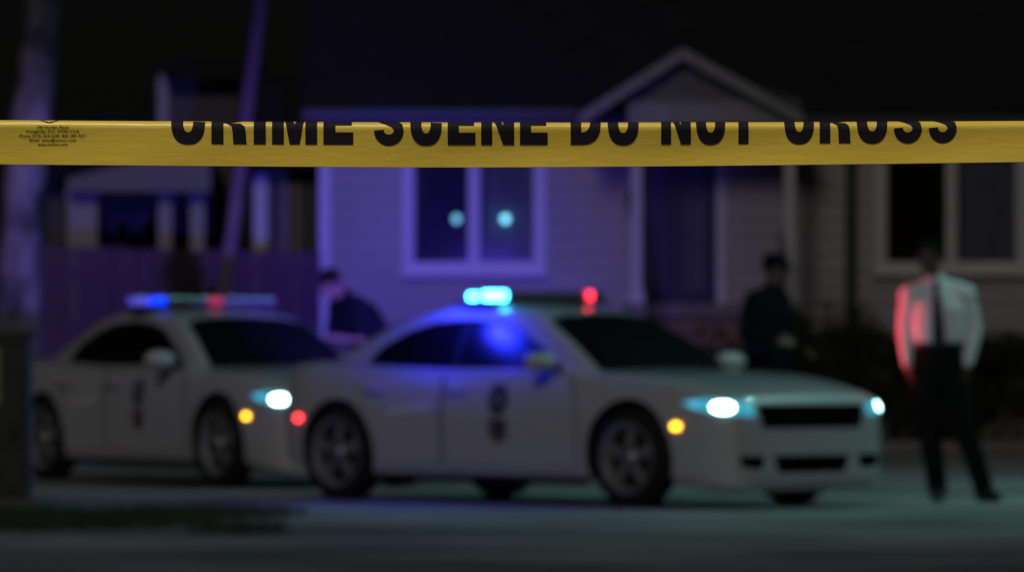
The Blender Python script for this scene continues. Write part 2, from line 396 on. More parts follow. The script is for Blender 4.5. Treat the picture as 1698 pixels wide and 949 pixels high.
shrub(X(1372, 72.5), 72.0, .62, .5, 1.62, 'dark shrub between the capped officer and the downspout')
shrub(X(1480, 72.5), 72.6, .75, .6, 1.28, 'low dark shrub left of the man in the white shirt')
shrub(X(1590, 72.5), 72.9, .8, .6, 1.22, 'low dark shrub directly behind the man in the white shirt')
shrub(X(1700, 72.5), 72.7, .8, .6, 1.3, 'low dark shrub at the right edge beyond the man in the white shirt')
shrub(X(1560, 70.5), 70.9, .5, .4, .72, 'small dark shrub low behind the legs of the man in the white shirt', 1400)
shrub(X(1060, 72.5), 73.4, .5, .45, 1.3, 'dark shrub left of the porch steps, behind the windscreen of the nearer car', 1800)

# ---- board fence running left from the house
m_fence = mat('weathered_fence', (0.11, 0.075, 0.065), 0.9, noise=0.3, nscale=4, bump=0.4, stretch=(4, 4, .6))
FD = 71.5
fence = thing('board_fence', 'weathered brown board fence standing left of the beige house', 'fence', (0, FD, 0))
x = X(-60, FD); i = 0
bmesh_fb = bpy.data.meshes.new('fence_board'); bb = bmesh.new(); add_box(bb, -.07, .07, -.011, .011, 0, 1.0)
for v in bb.verts:
    if v.co.z > .9 and abs(v.co.x) > .05: pass
bb.to_mesh(bmesh_fb); bb.free(); bmesh_fb.materials.append(m_fence)
while x < X(527, FD):
    o = bpy.data.objects.new('fence_board', bmesh_fb); C.objects.link(o); o.parent = fence
    pxx = 849 + x * F / FD; top = Z(406 + 12 * max(0, pxx) / 525, FD) + random.uniform(-.02, .015)
    o.location = (x, random.uniform(-.006, .006), 0.02); o.scale = (random.uniform(.97, 1.0), 1, top - .02); o.rotation_euler = (0, random.uniform(-.004, .004), 0)
    x += .147; i += 1
for zz in (.45, 1.2, 1.9): box('rail', X(-60, FD), X(527, FD), .014, .054, zz, zz + .09, m_fence, fence)
for k in range(4): box('post', X(-40 + 180 * k, FD), X(-40 + 180 * k, FD) + .09, .056, .146, 0, 2.2, m_fence, fence)

# ---- garage set back between the fence and the house
GD = 86.0
gar = thing('garage', 'dark garage with white corner boards between the fence and the beige house', 'garage', (0, GD, 0))
m_gar = mat('garage_siding', (0.085, 0.075, 0.085), 0.8, noise=0.2)
g0, g1 = X(424, GD), X(600, GD)
box('wall', g0 + .01, g1, 0, 5, 0, 3.5, m_gar, gar)
box('corner_board', g0 - .03, g0 + .16, -.03, .2, 1.0, 3.45, m_trim, gar)
for pxx in (470, 488): box('batten', X(pxx, GD), X(pxx, GD) + .07, -.03, -.002, 0.3, 3.4, mat('grey_trim', (0.26, 0.25, 0.27), .6), gar)
vs, fs = roof_mesh(g0 - .3, g1 + .2, -.3, 2.5, 5.3, 3.6, 4.9, .1); pyobj('roof', vs, fs, m_shingle, gar)

# ---- neighbouring house with a columned porch
ND = 100.0
nb = thing('neighbour_house', 'distant dark house with a white columned porch beyond the fence at left', 'house', (0, ND, 0))
m_nw = mat('neighbour_wall', (0.10, 0.095, 0.11), .85, noise=.15)
m_ncol = mat('grey_white_paint', (0.42, 0.41, 0.43), .6)
a0, a1 = X(60, ND), X(400, ND)
box('wall', a0, a1, 2.2, 9, 0, 3.9, m_nw, nb)
box('upper_wall', X(266, ND + 2.4), X(402, ND + 2.4), 2.4, 8, 3.902, Z(118, ND + 2.4), m_nw, nb)
box('corner_board', X(262, ND + 2.4), X(279, ND + 2.4), 2.34, 2.398, 3.95, Z(125, ND + 2.4), m_ncol, nb)
box('porch_floor', X(105, ND), X(345, ND), 0, 2.19, 0, 1.5, m_nw, nb)
for pa, pb in ((112, 160), (262, 284), (315, 338)):
    bm = bmesh.new(); xa, xb = X(pa, ND), X(pb, ND); add_box(bm, xa, xb, .1, .1 + min(.35, xb - xa), 1.502, Z(310, ND)); add_box(bm, xa - .04, xb + .04, .06, .14 + min(.35, xb - xa), Z(310, ND) - .16, Z(310, ND) - .06); obj('porch_column', bm, m_ncol, nb)
vs = [(X(112, ND), -.2, Z(318, ND)), (X(350, ND), -.2, Z(318, ND)), (X(350, ND), -.2, Z(262, ND)), (X(250, ND), -.2, Z(262, ND)), (X(112, ND), -.2, Z(296, ND))]
vs += [(x_, 2.19, z_) for x_, y_, z_ in vs]
pyobj('porch_roof', vs, [(0, 1, 2, 3, 4), (9, 8, 7, 6, 5), (0, 5, 6, 1), (1, 6, 7, 2), (2, 7, 8, 3), (3, 8, 9, 4), (4, 9, 5, 0)], mat('porch_fascia', (0.26, 0.25, 0.28), .7), nb)
for pa in (175, 218):
    w_ = box('window', X(pa, ND), X(pa + 30, ND), 2.12, 2.198, 1.9, 3.2, m_ncol, nb); box('pane', X(pa + 4, ND), X(pa + 26, ND), 2.10, 2.118, 1.95, 3.15, mat('dark_glass', (.01, .011, .015), .08), w_)
dr_ = box('door', X(238, ND), X(258, ND), 2.12, 2.198, 1.51, 3.35, mat('dark_green_door', (.02, .035, .028), .5), nb)
vs, fs = roof_mesh(X(258, ND), X(412, ND), 2.0, 5.2, 8.4, Z(112, ND), Z(70, ND), .1); pyobj('roof', vs, fs, m_shingle, nb)
vs, fs = roof_mesh(a0 - .3, X(257, ND), 1.6, 5.2, 9.3, 3.98, 5.0, .1); pyobj('roof', vs, fs, m_shingle, nb)

# ---- leaning pole and the tree at the left edge
bm = bmesh.new(); LD = 66.0
add_tube(bm, [(X(366, LD), LD, 0), P(372, 480, LD), P(396, 300, LD), P(412, 160, LD), P(428, 40, LD), P(450, -150, LD), P(470, -330, LD)], [.085, .075, .072, .068, .064, .055, .05], 12)
pole = tag(obj('leaning_pole', bm, mat('grey_wood', (0.19, 0.15, 0.135), .9, noise=.2, nscale=5, bump=.5, stretch=(3, 3, .5)), None, True), 'tall thin leaning wooden pole in front of the board fence', 'pole')
TD = 62.0
tr_ = thing('tree', 'mottled pale trunked tree at the left edge behind the rear of the farther car', 'tree', (X(28, TD), TD, 0))
m_tbark = mat('mottled_bark', (0.10, 0.085, 0.075), .95, noise=.75, nscale=3.2, bump=.9, bscale=14, stretch=(1, 1, .55), col2=(0.34, 0.29, 0.27))
bx = X(28, TD)
bm = bmesh.new(); tp = [(0, 0, 0), (0.0, 0, .25), (X(30, TD) - bx, 0, 1.0), (X(34, TD) - bx, 0, 2.0), (X(44, TD) - bx, 0, 3.0), (X(62, TD) - bx, 0, 3.9), (X(80, TD) - bx, 0.1, 5.2), (X(92, TD) - bx, .2, 6.6)]
add_tube(bm, tp, [.36, .27, .22, .205, .2, .185, .16, .12], 18)
for k in range(7):
    b0 = Vector(tp[6]).lerp(Vector(tp[7]), k / 6); a = k * 2.4; ln = random.uniform(1.4, 2.4)
    d = Vector((math.cos(a), math.sin(a), .8)); add_tube(bm, [b0, b0 + d * ln * .5, b0 + d * ln + Vector((0, 0, .3))], [.08, .05, .02], 8)
for v in bm.verts:
    r_ = random.uniform(-.012, .012); v.co.x += r_; v.co.y += r_
obj('trunk', bm, m_tbark, tr_, True)
vs, fs = [], []
cl = [(random.uniform(-2.2, 2.4), random.uniform(-2, 2), random.uniform(6.0, 9.2), random.uniform(.5, .9)) for _ in range(34)]
for i in range(9000):
    cx, cy, cz, cr = random.choice(cl); d = Vector((random.gauss(0, 1), random.gauss(0, 1), random.gauss(0, .8))).normalized() * cr * random.random() ** .4
    p = Vector((cx, cy, cz)) + d; a = Vector((random.gauss(0, 1), random.gauss(0, 1), random.gauss(0, 1))).normalized(); b = a.orthogonal().normalized(); s = random.uniform(.05, .1); k = len(vs)
    vs += [p - a * s, p + b * s * .5, p + a * s, p - b * s * .5]; fs.append((k, k + 1, k + 2, k + 3))
pyobj('crown', vs, fs, m_leaf, tr_)

# ---- utility cabinet at the left edge
CD = 43.6
cab = thing('utility_cabinet', 'dark green roadside utility cabinet with a pale yellow notice at the left edge', 'cabinet', (X(58, CD) - .33, CD, 0))
m_cab = mat('cabinet_paint', (0.035, 0.038, 0.032), .6, noise=.15, bump=.15)
bm = bmesh.new(); add_box(bm, -.3, .3, -.2, .2, .10, 1.20, .012); obj('body', bm, m_cab, cab)
bm = bmesh.new(); add_box(bm, -.34, .34, -.24, .24, 1.202, 1.275, .015); obj('lid', bm, mat('cabinet_lid', (0.06, 0.065, 0.05), .6), cab)
box('plinth', -.36, .36, -.26, .26, 0, .098, m_block, cab)
box('door', -.27, .27, -.212, -.2015, .16, 1.15, m_cab, cab, .004)
box('notice', -.235, .105, -.217, -.2135, .74, 1.15, mat('yellow_notice', (0.33, 0.30, 0.13), .6, noise=.1), cab)
bm = bmesh.new(); add_tube(bm, [(.2, -.213, .6), (.2, -.235, .6), (.2, -.24, .5)], .012, 8); obj('handle', bm, m_iron, cab)

# ------------------------------------------------------------------ police cars
m_paint = mat('white_car_paint', (0.56, 0.56, 0.57), .34, coat=1.0)
m_black = mat('black_plastic', (0.008, 0.008, 0.009), .6)
m_well = mat('wheel_well', (0.004, 0.004, 0.004), .95)
m_glass = mat('tinted_car_glass', (0.006, 0.006, 0.008), .30)
m_tyre = mat('tyre_rubber', (0.008, 0.008, 0.008), .85)
m_rim = mat('steel_rim', (0.26, 0.26, 0.255), .45, .15)
m_cap = mat('hub_cap_metal', (0.5, 0.48, 0.44), .3, .9)
m_seam = mat('seam_black', (.01, .01, .01), .8)
m_lens = mat('lit_headlamp_lens', (0.25, 0.4, 0.42), .15, emit=(0.03, 0.32, 0.45), estr=1.0)
m_beam = mat('headlamp_projector', (.8, .8, .8), .2, emit=(0.62, 1.0, 1.0), estr=22)
m_amber = mat('amber_marker_lit', (.8, .4, .02), .3, emit=(1.0, 0.52, 0.02), estr=8.5)
m_redm = mat('red_marker_lit', (.7, .03, .02), .3, emit=(1.0, 0.035, 0.045), estr=9)
m_tail = mat('tail_lamp_lit', (.5, .02, .02), .3, emit=(1.0, .03, .03), estr=2)
m_blueon = mat('blue_strobe_lit', (.05, .2, .8), .3, emit=(0.05, 0.62, 1.0), estr=22)
m_bluedim = mat('blue_strobe_dim', (.05, .1, .8), .3, emit=(0.0, 0.035, 1.0), estr=1.7)
m_bluefaint = mat('blue_strobe_faint', (.05, .1, .5), .3, emit=(0.12, 0.1, 0.8), estr=.7)
m_redon = mat('red_strobe_lit', (.8, .03, .03), .3, emit=(1.0, 0.03, 0.06), estr=4.2)
m_reddim = mat('red_strobe_dim', (.6, .03, .03), .3, emit=(1.0, 0.03, 0.05), estr=.28)
m_barclear = mat('lightbar_clear', (.07, .07, .09), .25, coat=.3)
m_navy = mat('decal_navy', (0.05, 0.06, 0.12), .4)
m_dred = mat('decal_red', (0.16, 0.07, 0.09), .4)
m_gold = mat('decal_gold', (0.24, 0.21, 0.16), .4)
m_refl = mat('decal_silver', (0.85, 0.85, 0.86), .3)

def pchip(xk, yk):
    xk, yk = np.array(xk, float), np.array(yk, float)
    h = np.diff(xk); d = np.diff(yk) / h; mm = np.zeros(len(xk))
    for i in range(1, len(xk) - 1):
        mm[i] = 0 if d[i - 1] * d[i] <= 0 else (h[i - 1] + h[i]) * 3 / ((2 * h[i] + h[i - 1]) / d[i - 1] + (h[i] + 2 * h[i - 1]) / d[i])
    mm[0], mm[-1] = d[0], d[-1]
    def f(x):
        i = min(max(np.searchsorted(xk, x) - 1, 0), len(xk) - 2); t_ = (x - xk[i]) / h[i]
        return float((2 * t_**3 - 3 * t_**2 + 1) * yk[i] + (t_**3 - 2 * t_**2 + t_) * h[i] * mm[i] + (-2 * t_**3 + 3 * t_**2) * yk[i + 1] + (t_**3 - t_**2) * h[i] * mm[i + 1])
    return f
BK = [(-2.27, .84, .79, .66, .40), (-2.25, .97, .92, .75, .33), (-2.20, 1.03, .985, .83, .26), (-2.11, 1.055, 1.005, .885, .23), (-1.88, 1.06, 1.01, .93, .20),
      (-1.0, 1.03, 1.0, .95, .19), (0, 1.0, .975, .95, .19), (.9, 1.0, .96, .95, .19), (1.3, .99, .945, .95, .19), (1.8, .955, .90, .94, .19),
      (2.1, .905, .85, .915, .165), (2.28, .865, .815, .88, .14), (2.38, .825, .785, .845, .13), (2.44, .775, .75, .79, .135), (2.475, .68, .66, .70, .19)]
bzt, bzs, bw, bzb = (pchip([k[0] for k in BK], [k[j] for k in BK]) for j in (1, 2, 3, 4))
def body_bm():
    st = sorted(set([k[0] for k in BK] + list(np.round(np.linspace(-2.18, 2.36, 46), 3)) + [2.41, 2.46, -2.23]))
    bm = bmesh.new(); rings = []
    for x in st:
        zt, zs_, w_, zb = bzt(x), bzs(x), bw(x), bzb(x)
        half = [(0, zb), (.55, zb), (.88, zb), (.955, zb + .03), (.975, zb + .10)]
        for t_, yf in ((.22, .99), (.4, 1.0), (.58, .997), (.72, .985), (.80, .978), (.9, .965), (1.0, .925)):
            half.append((yf, zb + .10 + (zs_ - zb - .10) * t_))
        for yf, t_ in ((.86, .45), (.74, .70), (.5, .88), (.25, .97)): half.append((yf, zs_ + (zt - zs_) * t_))
        half.append((0, zt))
        pts = [(yf * w_, z_) for yf, z_ in half] + [(-yf * w_, z_) for yf, z_ in half[-2:0:-1]]
        rings.append([bm.verts.new((x, y_, z_)) for y_, z_ in pts])
    n_ = len(rings[0])
    for A, B in zip(rings, rings[1:]):
        for k in range(n_): bm.faces.new((A[k], A[(k + 1) % n_], B[(k + 1) % n_], B[k]))
    bm.faces.new(rings[0][::-1]); bm.faces.new(rings[-1])
    bmesh.ops.recalc_face_normals(bm, faces=bm.faces)
    return bm
GK = [(-1.98, 1.055, .69), (-1.8, 1.115, .73), (-1.5, 1.245, .775), (-1.2, 1.365, .815), (-.9, 1.445, .835), (-.6, 1.478, .845), (-.3, 1.478, .85), (.05, 1.45, .848), (.3, 1.395, .845), (.6, 1.255, .83), (.9, 1.09, .80), (1.12, .97, .75)]
gzt, gwb = (pchip([k[0] for k in GK], [k[j] for k in GK]) for j in (1, 2))
def green_bm():
    bm = bmesh.new(); rings = []
    for x in np.linspace(-1.98, 1.12, 44):
        zt, wb = gzt(x), gwb(x); ze = max(zt - .055, .945); z0 = .92
        half = []
        for t_ in (0, .25, .5, .75, .93): z_ = z0 + (ze - z0) * t_; half.append((wb - (z_ - z0) * .50, z_))
        ye = wb - (ze - z0) * .50
        for yf, t_ in ((.965, .32), (.88, .60), (.7, .80), (.45, .93), (.2, .985)): half.append((ye * yf, ze + (zt - ze) * t_))
        half.append((0, zt))
        def sh(y_, z_):
            k = min(1, max(0, (x - .15) / .5)) * .10 - min(1, max(0, (-.8 - x) / .6)) * .08
            return x + k * (1 - min(1, abs(y_) / max(ye, .1)) ** 2) * min(1, max(0, (z_ - .93) / .05))
        pts = [(sh(y_, z_), y_, z_) for y_, z_ in half] + [(sh(y_, z_), -y_, z_) for y_, z_ in half[-2::-1]]
        rings.append([bm.verts.new(p) for p in pts])
    n_ = len(rings[0])
    for A, B in zip(rings, rings[1:]):
        for k in range(n_ - 1): bm.faces.new((A[k], A[k + 1], B[k + 1], B[k]))
    bm.faces.new(rings[0][::-1]); bm.faces.new(rings[-1])
    bmesh.ops.recalc_face_normals(bm, faces=bm.faces)
    return bm
def patch(name, bvh, poly, org, u, v, d, off, m, parent, step=.06, smooth=True):
    """a panel of the given outline laid onto the shell along direction d"""
    bm = bmesh.new(); bm.faces.new([bm.verts.new((a, b, 0)) for a, b in poly])
    for ax in (0, 1):
        lo, hi = min(p[ax] for p in poly), max(p[ax] for p in poly); k = lo + step
        while k < hi - 1e-4:
            no = [0, 0, 0]; no[ax] = 1; co = [0, 0, 0]; co[ax] = k
            bmesh.ops.bisect_plane(bm, geom=bm.verts[:] + bm.edges[:] + bm.faces[:], plane_co=co, plane_no=no); k += step
    bmesh.ops.triangulate(bm, faces=bm.faces)
    org, u, v, d = Vector(org), Vector(u), Vector(v), Vector(d).normalized()
    for q in bm.verts:
        p = org + u * q.co.x + v * q.co.y
        h = bvh.ray_cast(p, d)
        if h[0] is None: h = bvh.find_nearest(p + d * 2.0)
        q.co = h[0] - d * off
    return obj(name, bm, m, parent, smooth)
def side_patch(name, bvh, poly, sgn, off, m, parent, step=.08):
    return patch(name, bvh, poly, (0, sgn * 2, 0), (1, 0, 0), (0, 0, 1), (0, -sgn, 0), off, m, parent, step)

def make_car():
    car = thing('police_car', '', 'police car')
    bb_ = body_bm(); bvh_b = BVHTree.FromBMesh(bb_)
    body = obj('body', bb_, m_paint, car, True)
    cut = bmesh.new()
    for ax in (1.525, -1.525):
        for s in (-1, 1):
            wr_ = .425 if ax > 0 else .405; pr = [(0.001, s * .56), (wr_, s * .56), (wr_, s * 1.2), (.001, s * 1.2)]
            c_ = bmesh.new(); add_lathe(c_, pr, 40)
            for v in c_.verts: v.co.x += ax; v.co.z += .365
            me_ = bpy.data.meshes.new('tmp'); bmesh.ops.recalc_face_normals(c_, faces=c_.faces); c_.to_mesh(me_); c_.free(); cut.from_mesh(me_); bpy.data.meshes.remove(me_)
    def prism(poly, x0, x1):
        A = [cut.verts.new((x0, y_, z_)) for y_, z_ in poly]; B = [cut.verts.new((x1, y_, z_)) for y_, z_ in poly]
        fs_ = [cut.faces.new(A), cut.faces.new(B[::-1])] + [cut.faces.new((A[i], B[i], B[(i + 1) % len(poly)], A[(i + 1) % len(poly)])) for i in range(len(poly))]
        bmesh.ops.recalc_face_normals(cut, faces=fs_)
    prism([(-.58, .748), (.58, .748), (.53, .575), (-.53, .575)], 2.33, 2.7)
    prism([(-.41, .385), (.41, .385), (.36, .255), (-.36, .255)], 2.32, 2.7)
    for s in (-1, 1): prism([(s * .50, .385), (s * .76, .385), (s * .73, .30), (s * .53, .28)], 2.30, 2.7)
    me_ = bpy.data.meshes.new('cutter'); cut.to_mesh(me_); cut.free(); me_.materials.append(m_well)
    co = bpy.data.objects.new('cutter', me_); C.objects.link(co)
    md = body.modifiers.new('b', 'BOOLEAN'); md.operation = 'DIFFERENCE'; md.solver = 'EXACT'; md.object = co; md.use_self = True
    try: md.material_mode = 'TRANSFER'
    except Exception: pass
    bpy.context.view_layer.update()
    nm = bpy.data.meshes.new_from_object(body.evaluated_get(bpy.context.evaluated_depsgraph_get()))
    body.modifiers.clear(); body.data = nm; bpy.data.objects.remove(co)
    bpy.context.view_layer.update()
    nm.polygons.foreach_set('use_smooth', [True] * len(nm.polygons))
    try: nm.set_sharp_from_angle(angle=math.radians(35))
    except Exception: pass
    gg = green_bm(); bvh_g = BVHTree.FromBMesh(gg)
    roof_ = obj('roof', gg, m_paint, car, True)
    # glass
    fg = [(.74, 1.0), (.47, 1.155), (.2, 1.285), (-.05, 1.345), (-.36, 1.365), (-.36, 1.0)]
    rg = [(-.42, 1.0), (-.42, 1.365), (-.75, 1.345), (-1.02, 1.275), (-1.26, 1.165), (-1.38, 1.045), (-1.34, 1.0)]
    bp_ = [(-.363, 1.0), (-.363, 1.365), (-.417, 1.365), (-.417, 1.0)]
    for s in (-1, 1):
        side_patch('side_window', bvh_g, fg, s, .006, m_glass, car)
        side_patch('side_window', bvh_g, rg, s, .006, m_glass, car)
        side_patch('window_pillar', bvh_g, bp_, s, .005, m_black, car)
    v_ = Vector((-.905, 0, .425)).normalized(); n_ = Vector((.425, 0, .905)).normalized()
    b0 = Vector((1.20, 0, .975))
    patch('windscreen', bvh_g, [(-.73, .055), (-.42, .03), (0, .02), (.42, .03), (.73, .055), (.565, .90), (.4, .955), (0, .985), (-.4, .955), (-.565, .90)], b0 + n_ * .6, (0, 1, 0), v_, -n_, .006, m_glass, car, .07)
    v_ = Vector((.93, 0, .37)).normalized(); n_ = Vector((-.37, 0, .93)).normalized(); b0 = Vector((-1.98, 0, 1.08))
    patch('rear_window', bvh_g, [(-.62, .08), (0, .04), (.62, .08), (.54, .88), (0, .95), (-.54, .88)], b0 + n_ * .6, (0, 1, 0), v_, -n_, .006, m_glass, car, .08)
    # doors with handles, bonnet, boot lid
    fd = [(.99, .28), (1.02, .62), (.95, .935), (-.372, .955), (-.372, .28)]
    rd = [(-.402, .28), (-.402, .955), (-1.31, .97), (-1.28, .83), (-1.13, .70), (-1.07, .50), (-1.06, .28)]
    for s in (-1, 1):
        for poly, hx in ((fd, -.22), (rd, -1.10)):
            d_ = side_patch('door', bvh_b, poly, s, .005, m_paint, car)
            cx = sum(p[0] for p in poly) / len(poly); cz = sum(p[1] for p in poly) / len(poly)
            d_s = side_patch('door_gap', bvh_b, [(cx + (a - cx) * 1.018, cz + (b - cz) * 1.022) for a, b in poly], s, .002, m_seam, car)
            h_ = bmesh.new(); add_tube(h_, [(hx - .11, s * .945, .835), (hx - .09, s * .975, .838), (hx + .09, s * .975, .836), (hx + .11, s * .945, .83)], [.012, .016, .016, .012], 8); obj('handle', h_, m_paint, d_, True)
            if hx == -.22:
                # roundel and stripe on the front door
                side_patch('door_emblem', bvh_b, [(.21 + .105 * math.cos(a), .77 + .12 * math.sin(a)) for a in np.linspace(0, 2 * math.pi, 20, endpoint=False)], s, .008, m_navy, d_, .05)
                side_patch('emblem_ring', bvh_b, [(.21 + .045 * math.cos(a), .775 + .055 * math.sin(a)) for a in np.linspace(0, 2 * math.pi, 14, endpoint=False)], s, .010, m_gold, d_, .05)
                side_patch('emblem_banner', bvh_b, [(.12, .63), (.31, .63), (.31, .50), (.215, .44), (.12, .50)], s, .008, m_dred, d_, .05)
                side_patch('emblem_bar', bvh_b, [(.15, .60), (.28, .60), (.28, .56), (.15, .56)], s, .010, m_navy, d_, .05)
            else:
                side_patch('script_stripe', bvh_b, [(-.96, .655), (-.50, .70), (-.51, .735), (-.97, .69)], s, .008, m_refl, d_, .05)
        sk = bmesh.new(); add_box(sk, -1.08, 1.08, s * .90 - .02, s * .90 + .02, .165, .205, .006); obj('sill_trim', sk, m_black, car)
    up = lambda name, poly, off, m: patch(name, bvh_b, poly, (0, 0, 2), (1, 0, 0), (0, 1, 0), (0, 0, -1), off, m, car, .09)
    hood = [(1.0, -.70), (1.35, -.755), (1.9, -.74), (2.22, -.68), (2.36, -.5), (2.40, 0), (2.36, .5), (2.22, .68), (1.9, .74), (1.35, .755), (1.0, .70), (1.13, 0)]
    up('bonnet', hood, .006, m_paint)
    up('boot_lid', [(-2.17, -.62), (-1.9, -.66), (-1.95, 0), (-1.9, .66), (-2.17, .62)], .006, m_paint)
    # front: grille bars, lamps
    gb = box('grille', 2.335, 2.355, -.52, .52, .58, .742, m_black, car)
    for zz in (.61, .645, .68, .715): box('grille_bar', 2.356, 2.38, -.535, .535, zz - .006, zz + .006, m_black, gb)
    for s in (-1, 1):
        d_ = Vector((-.82, -s * .57, 0)).normalized(); u_ = Vector((.57, -s * .82, 0)).normalized()
        org = Vector((2.3, s * .9, 0)) - d_ * 1.2; org.z = 0; base = org.dot(u_)
        ur = lambda x_, y_: Vector((x_, y_, 0)).dot(u_) - base
        lam = lambda name, pts, off, m, p: patch(name, bvh_b, pts, org, u_, (0, 0, 1), d_, off, m, p, .04)
        uo, ui = ur(2.05, s * .925), ur(2.455, s * .60); L = ui - uo
        hl = lam('headlight', [(uo, .765), (uo + .12 * L, .725), (uo + .4 * L, .685), (ui, .665), (ui, .745), (uo + .72 * L, .775), (uo + .3 * L, .795)], .006, m_lens, car)
        pj = lam('projector', [(uo + .52 * L + .075 * math.cos(a) * 1.0, .73 + .034 * math.sin(a)) for a in np.linspace(0, 2 * math.pi, 18, endpoint=False)], .012, m_beam, hl)
        lam('inner_reflector', [(uo + .16 * L + .03 * math.cos(a), .752 + .02 * math.sin(a)) for a in np.linspace(0, 2 * math.pi, 12, endpoint=False)], .012, mat('turn_reflector', (.3, .5, .6), .2, emit=(.05, .45, .7), estr=1.2), hl)
        side_patch('front_marker', bvh_b, [(1.965, .575), (1.965, .61), (2.03, .61), (2.03, .575)], s, .010, m_amber, car, .03)
        side_patch('rear_marker', bvh_b, [(-1.995, .60), (-1.995, .635), (-1.93, .635), (-1.93, .60)], s, .010, m_redm, car, .03)
        tl = patch('tail_light', bvh_b, [(s * .80, .86), (s * .1, .86), (s * .1, .78), (s * .74, .78)], (-4, 0, 0), (0, 1, 0), (0, 0, 1), (1, 0, 0), .008, m_tail, car, .06)
        # mirrors
        mr = bmesh.new(); add_ellipsoid(mr, (.73, s * 1.03, 1.05), (.085, .15, .072), 3)
        for q in mr.verts:
            if q.co.x < .69: q.co.x = .69
        mo = obj('mirror', mr, m_paint, car, True)
        ms = bmesh.new(); add_tube(ms, [(.74, s * .83, .99), (.74, s * .93, 1.03)], [.03, .035], 8); obj('mirror_stalk', ms, m_black, mo)
        patch_ = bmesh.new(); add_box(patch_, .682, .689, s * 1.03 - .11, s * 1.03 + .11, 1.0, 1.10, .0); obj('mirror_glass', patch_, m_glass, mo)
    pl_ = box('number_plate', -2.295, -2.272, -.16, .16, .60, .75, m_refl, car)
    # front splitter and rear valance
    sp_ = bmesh.new(); add_box(sp_, 2.24, 2.44, -.66, .66, .135, .158, .01); obj('splitter', sp_, m_black, car)
    # wheels
    for ax in (1.525, -1.525):
        for s in (-1, 1):
            wh = bmesh.new(); add_lathe(wh, [(.02, -.05), (.20, -.05), (.20, .05), (.02, .05)], 28)
            wo = obj('wheel', wh, m_black, car, False); wo.location = (ax, s * .845, .36)
            if s > 0: wo.rotation_euler = (0, 0, math.pi)
            # outer face towards local -y
            ty = bmesh.new(); add_lathe(ty, [(.245, -.095), (.30, -.112), (.335, -.105), (.357, -.08), (.36, 0), (.357, .08), (.335, .105), (.30, .112), (.245, .095)], 44); obj('tyre', ty, m_tyre, wo, True)
            rm = bmesh.new(); add_lathe(rm, [(.262, -.112), (.236, -.100), (.226, -.07), (.215, -.03), (.215, .09), (.244, .09), (.244, -.08)], 40)
            ro = obj('rim', rm, m_rim, wo, True)
            for k in range(5):
                a = 2 * math.pi * k / 5 + .3; ca, sa = math.cos(a), math.sin(a)
                q = bmesh.new(); add_box(q, .05, .222, -.088, -.062, -.034, .034, .008)
                for v in q.verts:
                    v.co.z *= 1.25 - .35 * (v.co.x / .22); x_, z_ = v.co.x, v.co.z; v.co.y += .02 * (x_ / .22); v.co.x, v.co.z = x_ * ca - z_ * sa, x_ * sa + z_ * ca
                obj('spoke', q, m_rim, ro)
            hc = bmesh.new(); add_lathe(hc, [(.002, -.115), (.045, -.112), (.07, -.095), (.075, -.065), (.002, -.065)], 24); obj('hub_cap', hc, m_cap, ro, True)
    # light bar across the roof
    BX = -.34; HB = .70
    lb = bmesh.new(); add_box(lb, BX - .14, BX + .14, -HB, HB, 1.505, 1.53, .008)
    for yy in (-.45, .45): add_box(lb, BX - .06, BX + .06, yy - .03, yy + .03, 1.42, 1.506)
    bar = obj('light_bar', lb, m_black, car)
    for k in range(10):
        y0_ = -HB + .14 * k; e_ = .05 if k in (0, 9) else 0
        q = bmesh.new(); add_box(q, BX - .135 + e_, BX + .135 - e_, y0_ + .004, y0_ + .136, 1.532, 1.60, .018)
        obj('light_module', q, m_barclear, bar)
    return car
car1 = make_car()
def modules(car):
    bar = [c for c in children(car) if c.name.startswith('light_bar')][0]
    return bar, sorted([c for c in children(bar) if c.type == 'MESH'], key=lambda c: int(c.name.split('.')[1]) if '.' in c.name else 0)
def setm(o, m): o.material_slots[0].link = 'OBJECT'; o.material_slots[0].material = m
car2 = copy_tree(car1)
TH1, TH2 = math.radians(46), math.radians(58.5)
def place(car, px, D, th):
    c, s = math.cos(th), math.sin(th); car.location = (X(px, D) - 1.525 * c + .93 * s, D + 1.525 * s + .93 * c, 0.004); car.rotation_euler = (0, 0, -th); car.scale = (1, .95, .985)
place(car1, 1034, 44.6, TH1); place(car2, 352, 50.6, TH2)
car1['label'] = 'nearer white police sedan with bright blue roof strobe, parked in front at centre'
car2['label'] = 'farther white police sedan half hidden behind the nearer one at left'
for c_ in (car1, car2): c_['group'] = 'police sedans parked before the house'
bpy.context.view_layer.update()
b1, m1 = modules(car1); b2, m2 = modules(car2)
BX = -.34
def led(bar, x0, x1, y0, y1, z1, m):
    """a lit strobe lens standing proud of the clear module round it"""
    q = bmesh.new(); add_box(q, x0, x1, y0, y1, 1.536, z1, .008); return obj('strobe_lens', q, m, bar)
for k in (0, 1): bpy.data.objects.remove(m1[k])          # their places are taken by the lit lenses
led(b1, BX - .06, BX + .0, -.645, -.605, 1.585, m_blueon); led(b1, BX + .0, BX + .135, -.555, -.43, 1.598, m_blueon)
led(b1, BX + .09, BX + .146, .44, .50, 1.604, m_redon)
setm(m2[1], m_bluedim); setm(m2[0], m_bluefaint); setm(m2[5], m_reddim)
for b_ in (b1, b2): b_.location.z = -.028
BLUE = (0.16, 0.085, 1.0)
M1, M2 = car1.matrix_world, car2.matrix_world
lp = M1 @ Vector((-.56, -.40, 1.60))
spot('blue_strobe', b1, lp, P(705, 470, HD), 6500, BLUE, 22, 1.0, .06)
spot('blue_strobe_wide', b1, lp + Vector((0, 0, .02)), P(300, 500, HD), 6600, BLUE, 28, 1.0, .06)
